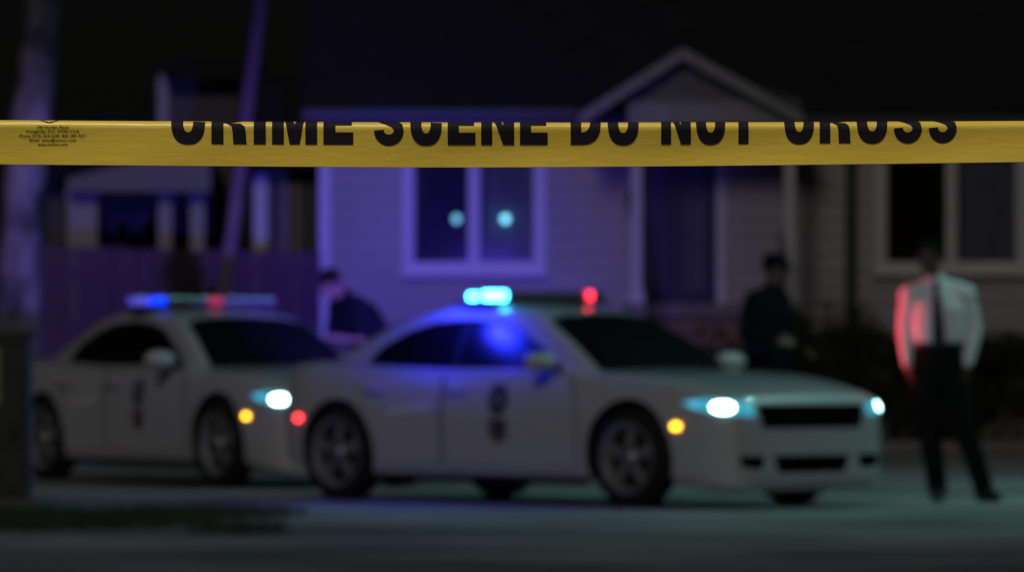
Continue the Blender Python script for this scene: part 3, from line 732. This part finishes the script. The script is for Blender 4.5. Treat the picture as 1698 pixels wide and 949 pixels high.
pt = bpy.data.lights.new('blue_glow_lamp', 'POINT'); pt.energy = 36.0; pt.color = (.02, .03, 1.0); pt.shadow_soft_size = .06  # lamp added clear of the bar to imitate strobe bloom on the side glass
pto = bpy.data.objects.new('blue_glow_lamp', pt); C.objects.link(pto); pto.parent = b1; pto.location = (BX - .08, -.95, 1.60)
spot('blue_glow_spot', b1, lp + Vector((0, 0, .03)), P(800, 440, HD), 6500, (.02, .02, 1.0), 11, 1.0, .06)  # extra spot added to imitate the strobe's bloom on the wall
lp2 = M2 @ Vector((-.56, -.2, 1.61))
spot('blue_strobe_rear', b2, lp2, P(10, 450, TD), 420, BLUE, 36, 1.0, .06)
rp = M1 @ Vector((-.14, .47, 1.60))

# ------------------------------------------------------------------ people
def remeshed(bm, voxel, smooth_it=4):
    me = bpy.data.meshes.new('t'); bmesh.ops.recalc_face_normals(bm, faces=bm.faces); bm.to_mesh(me); bm.free()
    o = bpy.data.objects.new('t', me); C.objects.link(o)
    r = o.modifiers.new('r', 'REMESH'); r.mode = 'VOXEL'; r.voxel_size = voxel
    s = o.modifiers.new('s', 'SMOOTH'); s.factor = .5; s.iterations = smooth_it
    bpy.context.view_layer.update()
    nm = bpy.data.meshes.new_from_object(o.evaluated_get(bpy.context.evaluated_depsgraph_get()))
    bpy.data.objects.remove(o); bpy.data.meshes.remove(me)
    nm.materials.clear()
    return nm
def limb(bm, pts, radii, side=(1, 0, 0), seg=16):
    """a rounded, tapering, closed tube through the joints with extra rings in between"""
    P_ = [Vector(p) for p in pts]; R_ = [r if isinstance(r, tuple) else (r, r) for r in radii]
    d0 = (P_[0] - P_[1]).normalized(); d1 = (P_[-1] - P_[-2]).normalized()
    k0, k1 = min(R_[0]), min(R_[-1])
    pp = [P_[0] + d0 * k0 * .9, P_[0] + d0 * k0 * .6] + P_ + [P_[-1] + d1 * k1 * .6, P_[-1] + d1 * k1 * .9]
    sc = lambda r, f: (r[0] * f, r[1] * f)
    rr = [sc(R_[0], .35), sc(R_[0], .78)] + R_ + [sc(R_[-1], .78), sc(R_[-1], .35)]
    add_tube(bm, pp, rr, seg, True, side)
def hand(bm, wrist, fdir, pdir, thumb_side, curl=.5):
    """palm, four fingers of unequal length and a thumb; fdir along the hand, pdir out of the palm"""
    f = Vector(fdir).normalized(); p = Vector(pdir); p = (p - f * p.dot(f)).normalized(); s = f.cross(p) * thumb_side
    w_ = Vector(wrist)
    limb(bm, [w_, w_ + f * .04, w_ + f * .085], [(.026, .02), (.038, .018), (.041, .015)], s)
    for k, (o_, ln) in enumerate(((.030, .072), (.010, .080), (-.010, .074), (-.029, .058))):
        a = w_ + f * .088 + s * o_; b = a + f * ln * .45 * math.cos(curl * .5) + p * ln * .45 * math.sin(curl * .5)
        c = b + f * ln * .32 * math.cos(curl * 1.3) + p * ln * .32 * math.sin(curl * 1.3); d = c + f * ln * .23 * math.cos(curl * 2) + p * ln * .23 * math.sin(curl * 2)
        limb(bm, [a - f * .02, a, b, c, d], [.009, .0092, .0086, .0078, .0066], s, 8)
    a = w_ + f * .025 + s * .028; b = a + f * .032 + s * .026 + p * .012; c = b + f * .032 + s * .006 + p * .014
    limb(bm, [a, b, c], [.013, .011, .0085], p, 8)
def person(label, loc, rotz, scale, J, skin, shirt, trousers, hair, shoes=None, tie=None, cap=None, long_sleeve=True, belt=None, bulk=1.0, group=None):
    t_ = thing('person', label, 'person', loc, rotz, group); t_.scale = (scale,) * 3
    V = {k: Vector(v) for k, v in J.items() if isinstance(v, tuple)}
    b = bmesh.new(); side = (V['shr'] - V['shl']).normalized()
    up_ = (V['head'] - V['neck']).normalized(); fwd = Vector(J['face']).normalized(); rt = fwd.cross(up_).normalized(); fwd = up_.cross(rt).normalized()
    HM = Matrix((rt, fwd, up_)).transposed()
    hc = V['head']; H_ = lambda x_, y_, z_: hc + HM @ Vector((x_, y_, z_))
    # body
    limb(b, [V['pelvis'], V['waist'], V['chest'], V['neck']], [(.15, .10), (.135, .095), (.16, .105), (.065, .06)], side)
    limb(b, [V['neck'] - up_ * .05, V['neck'] + up_ * .04, hc - up_ * .07], [.062, .056, .055], side)
    add_ellipsoid(b, H_(0, -.012, .03), (.076, .096, .098), 3, HM); add_ellipsoid(b, H_(0, .018, -.045), (.056, .070, .072), 3, HM); add_ellipsoid(b, H_(0, .062, -.092), (.026, .024, .022), 2, HM)
    limb(b, [H_(0, .082, .02), H_(0, .098, -.012), H_(0, .108, -.03)], [(.009, .008), (.011, .01), (.015, .012)], rt, 8)          # nose
    limb(b, [H_(-.045, .078, .038), H_(0, .09, .04), H_(.045, .078, .038)], [.009, .010, .009], up_, 8)                       # brow
    limb(b, [H_(-.024, .078, -.058), H_(0, .085, -.059), H_(.024, .078, -.058)], [.007, .009, .007], up_, 8)                  # lips
    for s in (-1, 1): add_ellipsoid(b, H_(s * .078, -.005, -.005), (.010, .020, .032), 2, HM)
    for q in ('l', 'r'):
        limb(b, [V['sh' + q], V['el' + q], V['wr' + q]], [.046, .040, .029], side)
        hand(b, V['wr' + q], J['hd' + q], J['pd' + q], J.get('ts' + q, 1), J.get('curl' + q, .6))
        limb(b, [V['hip' + q], V['kn' + q], V['an' + q]], [.082, .057, .042], side)
        limb(b, [V['an' + q], V['an' + q] + (V['toe' + q] - V['an' + q]) * .6, V['toe' + q]], [.036, .026, .018], side)
    mesh_obj('body', remeshed(b, .0055, 5), skin, t_, True)
    for s in (-1, 1):
        e = bmesh.new(); add_ellipsoid(e, H_(s * .032, .080, .012), (.0125, .009, .008), 2, HM); obj('eye', e, mat('eye_white', (.2, .2, .2), .4), t_, True)
    # hair
    h_ = bmesh.new(); add_ellipsoid(h_, H_(0, -.022, .045), (.085, .098, .098), 3, HM)
    bmesh.ops.bisect_plane(h_, geom=h_.verts[:] + h_.edges[:] + h_.faces[:], plane_co=H_(0, 0.0, -.005), plane_no=HM @ Vector((0, .82, -.57)), clear_outer=True)
    obj('hair', h_, hair, t_, True)
    # shirt: torso and sleeves grown together
    b = bmesh.new(); k = bulk
    top = V['neck'] + up_ * .005
    limb(b, [V['pelvis'].lerp(V['waist'], .8), V['waist'], (V['waist'] + V['chest']) / 2, V['chest'], V['chest'].lerp(top, .55), top],
         [(.150 * k, .112 * k), (.168 * k, .124 * k), (.182 * k, .133 * k), (.188 * k, .132 * k), (.15 * k, .105), (.07, .068)], side, 24)
    for q in ('l', 'r'):
        s_, e_, w_ = V['sh' + q], V['el' + q], V['wr' + q]
        add_ellipsoid(b, s_ - Vector((0, 0, .012)), (.083, .083, .080), 3); limb(b, [V['neck'] - up_ * .03, V['neck'].lerp(s_, .55), s_], [.058, .064, .07], (0, 1, 0))
        if long_sleeve: limb(b, [s_.lerp(V['chest'], .25), s_, s_.lerp(e_, .5), e_, e_.lerp(w_, .5), w_], [.07, .075, .069, .060, .053, .039], side)
        else: limb(b, [s_.lerp(V['chest'], .25), s_, s_.lerp(e_, .8)], [.07, .073, .062], side)
    mesh_obj('shirt', remeshed(b, .011, 6), shirt, t_, True)
    c_ = bmesh.new(); add_tube(c_, [V['neck'] + up_ * .0, V['neck'] + up_ * .05], [(.078, .076), (.068, .068)], 20, False, side); obj('collar', c_, shirt, t_, True)
    # trousers
    b = bmesh.new()
    limb(b, [V['pelvis'] - Vector((0, 0, .03)), V['pelvis'].lerp(V['waist'], .35), V['pelvis'].lerp(V['waist'], .62)], [(.174 * k, .128 * k), (.172 * k, .126 * k), (.168 * k, .124 * k)], side, 24)
    for q in ('l', 'r'):
        limb(b, [V['hip' + q], V['hip' + q].lerp(V['kn' + q], .5), V['kn' + q], V['kn' + q].lerp(V['an' + q], .5), V['an' + q] - Vector((0, 0, .01))], [(.105, .112), .093, .079, .074, .070], side, 20)
    mesh_obj('trousers', remeshed(b, .011, 6), trousers, t_, True)
    bb = bmesh.new(); bc = V['pelvis'].lerp(V['waist'], .95)
    add_tube(bb, [bc - up_ * 0 - Vector((0, 0, .02)), bc + Vector((0, 0, .02))], [(.176 * k, .132 * k)] * 2, 28, False, side); obj('belt', bb, belt or shoes, t_, True)
    for q in ('l', 'r'):
        s = bmesh.new(); a = V['an' + q].copy(); a.z = .045; d = V['toe' + q] - a; d.z = 0; d.normalize()
        limb(s, [a - d * .055, a + d * .03, a + d * .12, a + d * .18], [(.047, .052), (.050, .058), (.054, .044), (.046, .034)], d.cross(Vector((0, 0, 1))), 14)
        for v in s.verts: v.co.z = max(v.co.z, .0)
        obj('shoe', s, shoes, t_, True)
    if tie:
        tf = (Vector((side.y, -side.x, 0))).normalized()
        if tf.dot(fwd) < 0: tf = -tf
        vs, fs = [], []; n0 = V['neck'] + up_ * .005; n1 = V['pelvis'].lerp(V['waist'], .85)
        for f_, w_, o_ in ((0, .018, .078), (.08, .026, .085), (.10, .016, .092), (.3, .030, .137), (.55, .037, .152), (.8, .043, .150), (.94, .045, .146), (1.0, .004, .146)):
            c0 = n0.lerp(n1, f_) + tf * o_
            vs += [c0 - side * w_, c0 + side * w_, c0 + side * w_ + tf * .008, c0 - side * w_ + tf * .008]
        for i in range(7):
            a = 4 * i
            for j in range(4): fs.append((a + j, a + (j + 1) % 4, a + 4 + (j + 1) % 4, a + 4 + j))
        fs += [(0, 1, 2, 3), (31, 30, 29, 28)]
        pyobj('tie', vs, fs, tie, t_)
    if cap:
        q = bmesh.new(); add_ellipsoid(q, H_(0, -.012, .06), (.092, .112, .085), 3, HM)
        bmesh.ops.bisect_plane(q, geom=q.verts[:] + q.edges[:] + q.faces[:], plane_co=H_(0, 0, .05), plane_no=HM @ Vector((0, 0, -1)), clear_outer=True)
        co_ = obj('cap', q, cap, t_, True)
        q = bmesh.new(); pr = [(.075 * math.sin(a), .075 + .085 * math.cos(a)) for a in np.linspace(-1.45, 1.45, 12)]
        A = [q.verts.new(H_(x_, y_, .055 - .12 * max(0, y_ - .1) - 1.5 * x_ * x_)) for x_, y_ in pr]; B = [q.verts.new(v.co + up_ * .008) for v in A]
        q.faces.new(A[::-1]); q.faces.new(B)
        for i in range(len(A)): j = (i + 1) % len(A); q.faces.new((A[i], A[j], B[j], B[i]))
        obj('brim', q, cap, co_)
    return t_
m_skin = mat('skin_tan', (0.15, 0.09, 0.065), .6)
m_skin2 = mat('skin_brown', (0.09, 0.05, 0.036), .6)
m_hair = mat('dark_hair', (0.008, 0.006, 0.006), .8, spec=.08, bump=.6, bscale=120)
m_white = mat('white_shirt', (0.78, 0.78, 0.79), .8, noise=.04, bump=.5, bscale=14)
m_uni = mat('navy_uniform', (0.006, 0.006, 0.010), .9, spec=.06, bump=.4, bscale=20)
m_blk = mat('black_trousers', (0.008, 0.008, 0.009), .9, spec=.08, bump=.4, bscale=16)
m_shoe = mat('black_leather', (0.012, 0.012, 0.012), .35)
m_tie = mat('dark_tie', (0.012, 0.011, 0.014), .6)

# the man in shirt and tie, facing the camera; local -y is forward, +x is image right
MD = 46.2
J3 = dict(pelvis=(-.01, 0, .95), waist=(0, .005, 1.10), chest=(.005, .01, 1.34), neck=(-.02, .0, 1.53), head=(-.06, -.015, 1.685), face=(-.45, -.86, -.12),
          shl=(-.185, .01, 1.45), ell=(-.222, .02, 1.19), wrl=(-.212, -.05, .965), hdl=(.10, -.25, -.95), pdl=(1, .1, 0), tsl=1,
          shr=(.185, .01, 1.45), elr=(.25, .03, 1.20), wrr=(.205, -.04, .965), hdr=(-.10, -.15, -.95), pdr=(-1, .1, 0), tsr=-1,
          hipl=(-.095, 0, .90), knl=(-.06, -.01, .50), anl=(.0, 0.02, .09), toel=(-.02, -.17, .03),
          hipr=(.085, 0, .90), knr=(.19, -.02, .50), anr=(.325, 0.03, .09), toer=(.40, -.13, .03))
man3 = person('man in white long sleeved shirt, dark tie and black trousers standing right of the cars', (X(1555, MD), MD, .004), math.radians(0), 1.055, J3, m_skin2, m_white, m_blk, m_hair, m_shoe, m_tie, None, True, bulk=1.14)
# officer behind the bonnet, facing image right
OD = 50.8
J2 = dict(pelvis=(0, 0, .95), waist=(0, .01, 1.10), chest=(0, .01, 1.34), neck=(0, -.02, 1.53), head=(0, -.055, 1.68), face=(0.05, -1, -.12),
          shl=(-.19, .02, 1.46), ell=(-.27, .05, 1.20), wrl=(-.20, -.19, 1.14), hdl=(.25, -.9, -.1), pdl=(.8, 0, -.5), tsl=1,
          shr=(.19, .02, 1.46), elr=(.26, .06, 1.20), wrr=(.18, -.20, 1.06), hdr=(-.3, -.9, -.2), pdr=(-.8, 0, -.5), tsr=-1,
          hipl=(-.095, 0, .90), knl=(-.11, -.02, .50), anl=(-.12, .02, .09), toel=(-.14, -.16, .03),
          hipr=(.095, 0, .90), knr=(.11, -.03, .50), anr=(.13, .02, .09), toer=(.15, -.16, .03))
off2 = person('officer in dark uniform and cap standing behind the bonnet of the nearer car', (X(1276, OD), OD, .004), math.radians(54), 1.04, J2, m_skin, m_uni, m_uni, m_hair, m_shoe, None, m_uni, True, bulk=1.36)
# officer between the cars, bent over a notepad
QD = 56.5
J1 = dict(pelvis=(0, .12, .95), waist=(0, .06, 1.10), chest=(0, -.09, 1.30), neck=(0, -.21, 1.46), head=(0, -.325, 1.56), face=(0.0, -.74, -.67),
          shl=(-.19, -.16, 1.39), ell=(-.25, -.18, 1.10), wrl=(-.09, -.39, 1.10), hdl=(.6, -.6, 0), pdl=(.3, -.3, .9), tsl=1,
          shr=(.19, -.16, 1.39), elr=(.25, -.18, 1.10), wrr=(.10, -.40, 1.12), hdr=(-.6, -.6, -.1), pdr=(-.3, -.3, -.9), tsr=1,
          hipl=(-.095, .11, .90), knl=(-.11, .06, .50), anl=(-.12, .11, .09), toel=(-.14, -.07, .03),
          hipr=(.095, .11, .90), knr=(.11, .06, .50), anr=(.13, .11, .09), toer=(.15, -.07, .03))
off1 = person('bare headed officer in dark short sleeves bent over a notepad between the cars', (X(606, QD), QD, .004), math.radians(-58), 1.08, J1, m_skin, m_uni, m_uni, m_hair, m_shoe, None, None, False, bulk=1.3)
bpy.context.view_layer.update()
nq = off1.matrix_world @ Vector((0, -.48, 1.115))
bm = bmesh.new(); add_box(bm, -.06, .06, -.085, .085, -.005, .005, .002); add_tube(bm, [(-.06, -.087, 0), (.06, -.087, 0)], .007, 8)
npad = tag(obj('notepad', bm, mat('paper', (.32, .32, .31), .8)), 'small white notepad in the hands of the bent officer', 'notepad'); npad.location = nq; npad.rotation_euler = (math.radians(28), 0, math.radians(-58))

# red strobe throws its beam on the man in the white shirt
spot('red_strobe', b1, rp, Vector((X(1500, MD), MD, 1.22)), 430, (1.0, .045, .06), 24, 1.0, .05)

# ------------------------------------------------------------------ barrier tape in the foreground, folded over along its length
TPD = 5.85
m_tape = bpy.data.materials.new('yellow_tape'); m_tape.use_nodes = True; t = m_tape.node_tree; pb = t.nodes['Principled BSDF']
pb.inputs['Base Color'].default_value = (0.72, 0.57, 0.08, 1); pb.inputs['Roughness'].default_value = .36; pb.inputs['Specular IOR Level'].default_value = .4
tc = t.nodes.new('ShaderNodeTexCoord'); mp = t.nodes.new('ShaderNodeMapping'); mp.inputs['Scale'].default_value = (14, 14, 60)
nn = t.nodes.new('ShaderNodeTexNoise'); nn.inputs['Scale'].default_value = 3; nn.inputs['Detail'].default_value = 4; bp = t.nodes.new('ShaderNodeBump'); bp.inputs['Strength'].default_value = .22; bp.inputs['Distance'].default_value = .002
t.links.new(tc.outputs['Object'], mp.inputs[0]); t.links.new(mp.outputs[0], nn.inputs[0]); t.links.new(nn.outputs[0], bp.inputs['Height']); t.links.new(bp.outputs[0], pb.inputs['Normal'])
m_ink = mat('black_ink', (0.012, 0.011, 0.018), .7, spec=.15)
tape = thing('barrier_tape', 'yellow barrier tape with black lettering stretched across the foreground', 'tape', (0, TPD, 0))
RAD = .0065
def tape_top(x):
    p = 849 + x * F / TPD
    return Z(199.0 + 3.2 * math.sin(math.pi * min(max(p, -400), 2100) / 1698) * 1.0 + 1.2 * p / 1698, TPD)
def tape_h(x):
    p = 849 + x * F / TPD
    return (75.0 - 6.5 * max(0, (p - 700) / 1000) ** 1.3 - 1.5 * max(0, (700 - p) / 700)) * TPD / F
ARC = math.pi * RAD
def tape_pt(x, s, off=0.0):
    """s: way along the width measured from the ridge; s > 0 down the front, s < 0 down the back"""
    top = tape_top(x); hgt = tape_h(x); q = abs(s); sg = 1 if s >= 0 else -1
    R = RAD + off
    if q < ARC / 2:
        a = q / RAD; y_ = -R * math.sin(a); z_ = top - RAD + R * math.cos(a)
    else:
        dn = q - ARC / 2; tot = hgt - RAD; f_ = dn / tot
        y_ = -(R) + (.0010 * math.sin(f_ * math.pi) + .0008 * math.sin(x * 5.3 + 2 * f_) * f_) * (1 if sg > 0 else .3) + .0016 * f_; z_ = top - RAD - dn
    wob = .0012 * math.sin(x * 9 + 1.0) * min(1, q / .03) + .0006 * math.sin(x * 31 + s * 60)
    return Vector((x, sg * y_ + wob, z_))
def tape_len(x): return ARC / 2 + tape_h(x) - RAD
XL, XR = -2.05, 2.15
vs, fs = [], []; NX, NS = 260, 44
for i in range(NX + 1):
    x_ = XL + (XR - XL) * i / NX; ln = tape_len(x_)
    for j in range(NS + 1):
        vs.append(tape_pt(x_, ln * (j / NS * 2 - 1)))
for i in range(NX):
    for j in range(NS):
        a = i * (NS + 1) + j; fs.append((a, a + NS + 1, a + NS + 2, a + 1))
pyobj('tape_strip', vs, fs, m_tape, tape, True)
# letters: simple heavy condensed glyphs as butted polygons, cap height 1
SW, BT = .255, .25
def rect(x0, x1, y0, y1): return [(x0, y0), (x1, y0), (x1, y1), (x0, y1)]
def ribbon(cpts, wd):
    """quads along a centre line; wd: width per point"""
    out_ = []; n_ = len(cpts); L_ = []; R_ = []
    for i, (x_, y_) in enumerate(cpts):
        ax, ay = cpts[max(i - 1, 0)]; bx_, by_ = cpts[min(i + 1, n_ - 1)]; dx, dy = bx_ - ax, by_ - ay; l = math.hypot(dx, dy) or 1; nx, ny = -dy / l, dx / l; w2 = wd[i] / 2
        L_.append((x_ + nx * w2, y_ + ny * w2)); R_.append((x_ - nx * w2, y_ - ny * w2))
    return [[R_[i], R_[i + 1], L_[i + 1], L_[i]] for i in range(n_ - 1)]
def bowl(w_, a0, a1, n_=28, closed=False):
    """part of a tall rounded ring of outer width w_, angles in degrees"""
    pts, wd = [], []
    hx, hy = w_ / 2, .5
    O_, I_ = [], []
    for k in range(n_ + 1):
        a = math.radians(a0 + (a1 - a0) * k / n_); c, s = math.cos(a), math.sin(a)
        f = lambda v, e: math.copysign(abs(v) ** e, v)
        O_.append((hx + (hx) * f(c, .85), .5 + .515 * f(s, .72))); I_.append((hx + (hx - SW) * f(c, .8), .5 + (.515 - BT) * f(s, .7)))
    return [[O_[i], O_[i + 1], I_[i + 1], I_[i]] for i in range(n_)]
def glyph(c):
    if c == 'O': return bowl(.74, 0, 360, 48), .74
    if c == 'C': return bowl(.72, 42, 359, 40), .72
    if c == 'I': return [rect(0, SW, 0, 1)], SW
    if c == 'T': return [rect(.2, .2 + SW, 0, 1 - BT), rect(0, .4 + SW, 1 - BT, 1)], .4 + SW
    if c == 'E': return [rect(0, SW, 0, 1), rect(SW, .63, 0, BT), rect(SW, .60, .39, .60), rect(SW, .63, 1 - BT, 1)], .63
    if c == 'N': return [rect(0, .25, 0, 1), rect(.50, .75, 0, 1), [(.25, .62), (.50, 0), (.50, .40), (.25, 1)]], .75
    if c == 'M': return [rect(0, .25, 0, 1), rect(.70, .95, 0, 1), [(.25, .62), (.37, 0), (.475, 0), (.475, .42), (.25, 1)], [(.475, 0), (.58, 0), (.70, .62), (.70, 1), (.475, .42)]], .95
    if c == 'D':
        r = [rect(0, SW, 0, 1)]; O_, I_ = [], []
        for k in range(25):
            a = -math.pi / 2 + math.pi * k / 24; c_, s_ = abs(math.cos(a)) ** .8, math.copysign(abs(math.sin(a)) ** .75, math.sin(a))
            O_.append((SW + .465 * c_, .5 + .5 * s_)); I_.append((SW + (.465 - SW) * c_, .5 + (.5 - BT) * s_))
        return r + [[O_[i], O_[i + 1], I_[i + 1], I_[i]] for i in range(24)], .75
    if c == 'R':
        r = [rect(0, SW, 0, 1)]; O_, I_ = [], []
        for k in range(19):
            a = -math.pi / 2 + math.pi * k / 18; c_, s_ = abs(math.cos(a)) ** .75, math.copysign(abs(math.sin(a)) ** .75, math.sin(a))
            O_.append((SW + .45 * c_, .715 + .285 * s_)); I_.append((SW + (.45 - .27) * c_, .715 + (.285 - .17) * s_))
        return r + [[O_[i], O_[i + 1], I_[i + 1], I_[i]] for i in range(18)] + [[(.46, 0), (.75, 0), (.735, .05), (.725, .25), (.70, .36), (.60, .428), (.30, .428), (.42, .36), (.445, .25)]], .76
    if c == 'S':
        pts = []
        for k in range(13): a = math.radians(176 + (360 - 176) * k / 12); pts.append((.355 + .225 * math.cos(a), .285 + .19 * math.sin(a)))
        pts += [(.565, .36), (.48, .45), (.36, .50), (.24, .55), (.155, .64)]
        for k in range(13): a = math.radians(180 - 160 * k / 12); pts.append((.355 + .215 * math.cos(a), .725 + .185 * math.sin(a)))
        return ribbon(pts, [.225] * len(pts)), .71
def put_poly(bm, polys, fx, fz):
    """2-D polygons laid on the tape; fx, fz turn glyph units into x and width along the tape"""
    b2 = bmesh.new()
    for pg in polys:
        try: b2.faces.new([b2.verts.new((fx(x_), fz(y_), 0)) for x_, y_ in pg])
        except ValueError: pass
    bmesh.ops.remove_doubles(b2, verts=b2.verts, dist=1e-6)
    lo = min(v.co.y for v in b2.verts); hi = max(v.co.y for v in b2.verts); k = lo + .0022
    while k < hi:
        bmesh.ops.bisect_plane(b2, geom=b2.verts[:] + b2.edges[:] + b2.faces[:], plane_co=(0, k, 0), plane_no=(0, 1, 0)); k += .0022
    bmesh.ops.triangulate(b2, faces=b2.faces)
    for v in b2.verts: v.co = tape_pt(v.co.x, v.co.y, .00025) + Vector((0, -.00025 if v.co.y > ARC / 2 else (.00025 if v.co.y < -ARC / 2 else 0), 0))
    return b2
CAP = 82 * TPD / F
WORDS = [('CRIME', 284, 586), ('SCENE', 619, 908), ('DO', 946, 1059), ('NOT', 1096, 1254), ('CROSS', 1300, 1587)]
def base_s(x):            # arc position of the letters' foot: 33 photograph pixels above the lower edge
    return tape_len(x) - 37.0 * TPD / F * (tape_h(x) * F / TPD / 75.0)
for wd, p0, p1 in WORDS:
    gl_ = [glyph(c) for c in wd]; gap = .13
    tot = sum(g_[1] for g_ in gl_) + gap * (len(wd) - 1)
    sx = (X(p1, TPD) - X(p0, TPD)) / tot; cur = X(p0, TPD)
    for polys, w_ in gl_:
        xc = cur + w_ * sx / 2; bs = base_s(xc)
        bm = put_poly(None, polys, lambda u_: cur + u_ * sx, lambda v_: bs - v_ * CAP)
        obj('printed_letter', bm, m_ink, tape); cur += (w_ + gap) * sx
# the maker's small print: five centred lines and the foot of a diamond mark
def small_text(txt, pxc, pyb, pxw, ph):
    cu = bpy.data.curves.new('small_print', 'FONT'); cu.body = txt; cu.size = 1; cu.align_x = 'CENTER'; cu.resolution_u = 2; cu.offset = .012
    o = bpy.data.objects.new('t', cu); C.objects.link(o); bpy.context.view_layer.update()
    me = bpy.data.meshes.new_from_object(o.evaluated_get(bpy.context.evaluated_depsgraph_get())); bpy.data.objects.remove(o)
    xs_ = [v.co.x for v in me.vertices]; wd = max(xs_) - min(xs_); cx = (max(xs_) + min(xs_)) / 2
    k = pxw * TPD / F / wd; kz = ph * TPD / F / .72
    for v in me.vertices:
        x_ = X(pxc, TPD) + (v.co.x - cx) * k
        s0 = ARC / 2 + (tape_top(x_) - RAD) - Z(pyb, TPD)
        v.co = tape_pt(x_, s0 - v.co.y * kz, .00025) + Vector((0, -.0003, 0))
    me.update(); mesh_obj('small_print', me, m_ink, tape)
for txt, yb, wpx in (('100 Hurlen Place', 213, 53), ('Youngsville, N.C. 27596 U.S.A.', 220, 90), ('Phone (919) 554-2244, 800 289-7271', 227.5, 110), ('Email: sales@tector.com', 234.5, 77), ('www.tector.com', 241.5, 50)):
    small_text(txt, 88, yb, wpx, 4.6)
pz = lambda py: ARC / 2 + (tape_top(X(82, TPD)) - RAD) - Z(py, TPD)
obj('printed_mark', put_poly(None, [[(66, 197.0), (70, 197.0), (82, 202.0), (94, 197.0), (98, 197.0), (86, 203.6), (82, 204.2), (78, 203.6)]], lambda u_: X(u_, TPD), lambda v_: max(.0005, pz(v_))), m_ink, tape)
# what the tape is tied to, out of the picture on both sides
def tie_post(x_, label):
    q = bmesh.new(); add_tube(q, [(0, 0, 0), (0, 0, 1.6)], .03, 12); add_tube(q, [(0, 0, 1.6), (0, 0, 1.63)], [.036, .036], 12)
    o = tag(obj('steel_post', q, mat('galvanised', (.35, .35, .36), .5, .6), None, True), label, 'post', 'posts holding the tape'); o.location = (x_, TPD, 0)
tie_post(XR + .02, 'steel post holding the right end of the barrier tape')

# ------------------------------------------------------------------ assumed street lamps, added out of view to light bonnets, shirt and tape
def assumed_street_lamp(loc, rotz, label, energy, col, tilt_target, pole_h=7.5, arm=1.6, size=150):
    t_ = thing('assumed_street_lamp', label, 'street lamp', loc, rotz, 'assumed street lamps')
    m_p = mat('lamp_post_metal', (.2, .2, .2), .5, .7)
    q = bmesh.new(); add_tube(q, [(0, 0, 0), (0, 0, 1), (0, 0, pole_h)], [.09, .08, .05], 12); obj('pole', q, m_p, t_, True)
    q = bmesh.new(); add_tube(q, [(0, 0, pole_h - .1), (arm * .4, 0, pole_h + .3), (arm, 0, pole_h + .35)], [.04, .035, .03], 8); obj('arm', q, m_p, t_, True)
    q = bmesh.new(); add_box(q, arm - .1, arm + .5, -.14, .14, pole_h + .29, pole_h + .43, .03); hd = obj('lamp_head', q, m_p, t_)
    q = bmesh.new(); add_box(q, arm + .0, arm + .42, -.10, .10, pole_h + .25, pole_h + .289, .01); obj('lens', q, mat('lamp_lens_' + label[:6], (.8, .8, .8), .3, emit=col, estr=12), hd)
    bpy.context.view_layer.update()
    lpos = t_.matrix_world @ Vector((arm + .2, 0, pole_h + .2))
    spot('assumed_street_light', hd, lpos, tilt_target if tilt_target is not None else lpos - Vector((0, 0, 1)), energy, col, size, .5, .15)
    return t_
assumed_street_lamp((9.5, 47.5, 0), math.pi, 'mercury vapour street lamp beside the parked cars, to the right', 1120, (.36, .95, .87), (1.0, 48, 0), 8.0, 1.6, 130)  # unseen lamp, assumed from the teal light on bonnets and shirt
tie_post(XL - .02, 'steel post holding the left end of the barrier tape')
assumed_street_lamp((-2.4, 3.5, 0), 0.0, 'warm street lamp beside the barrier tape, to the left', 720, (1.0, .86, .62), None, 6.2, 1.4, 140)  # unseen lamp, assumed from the bright fold; added to light the tape
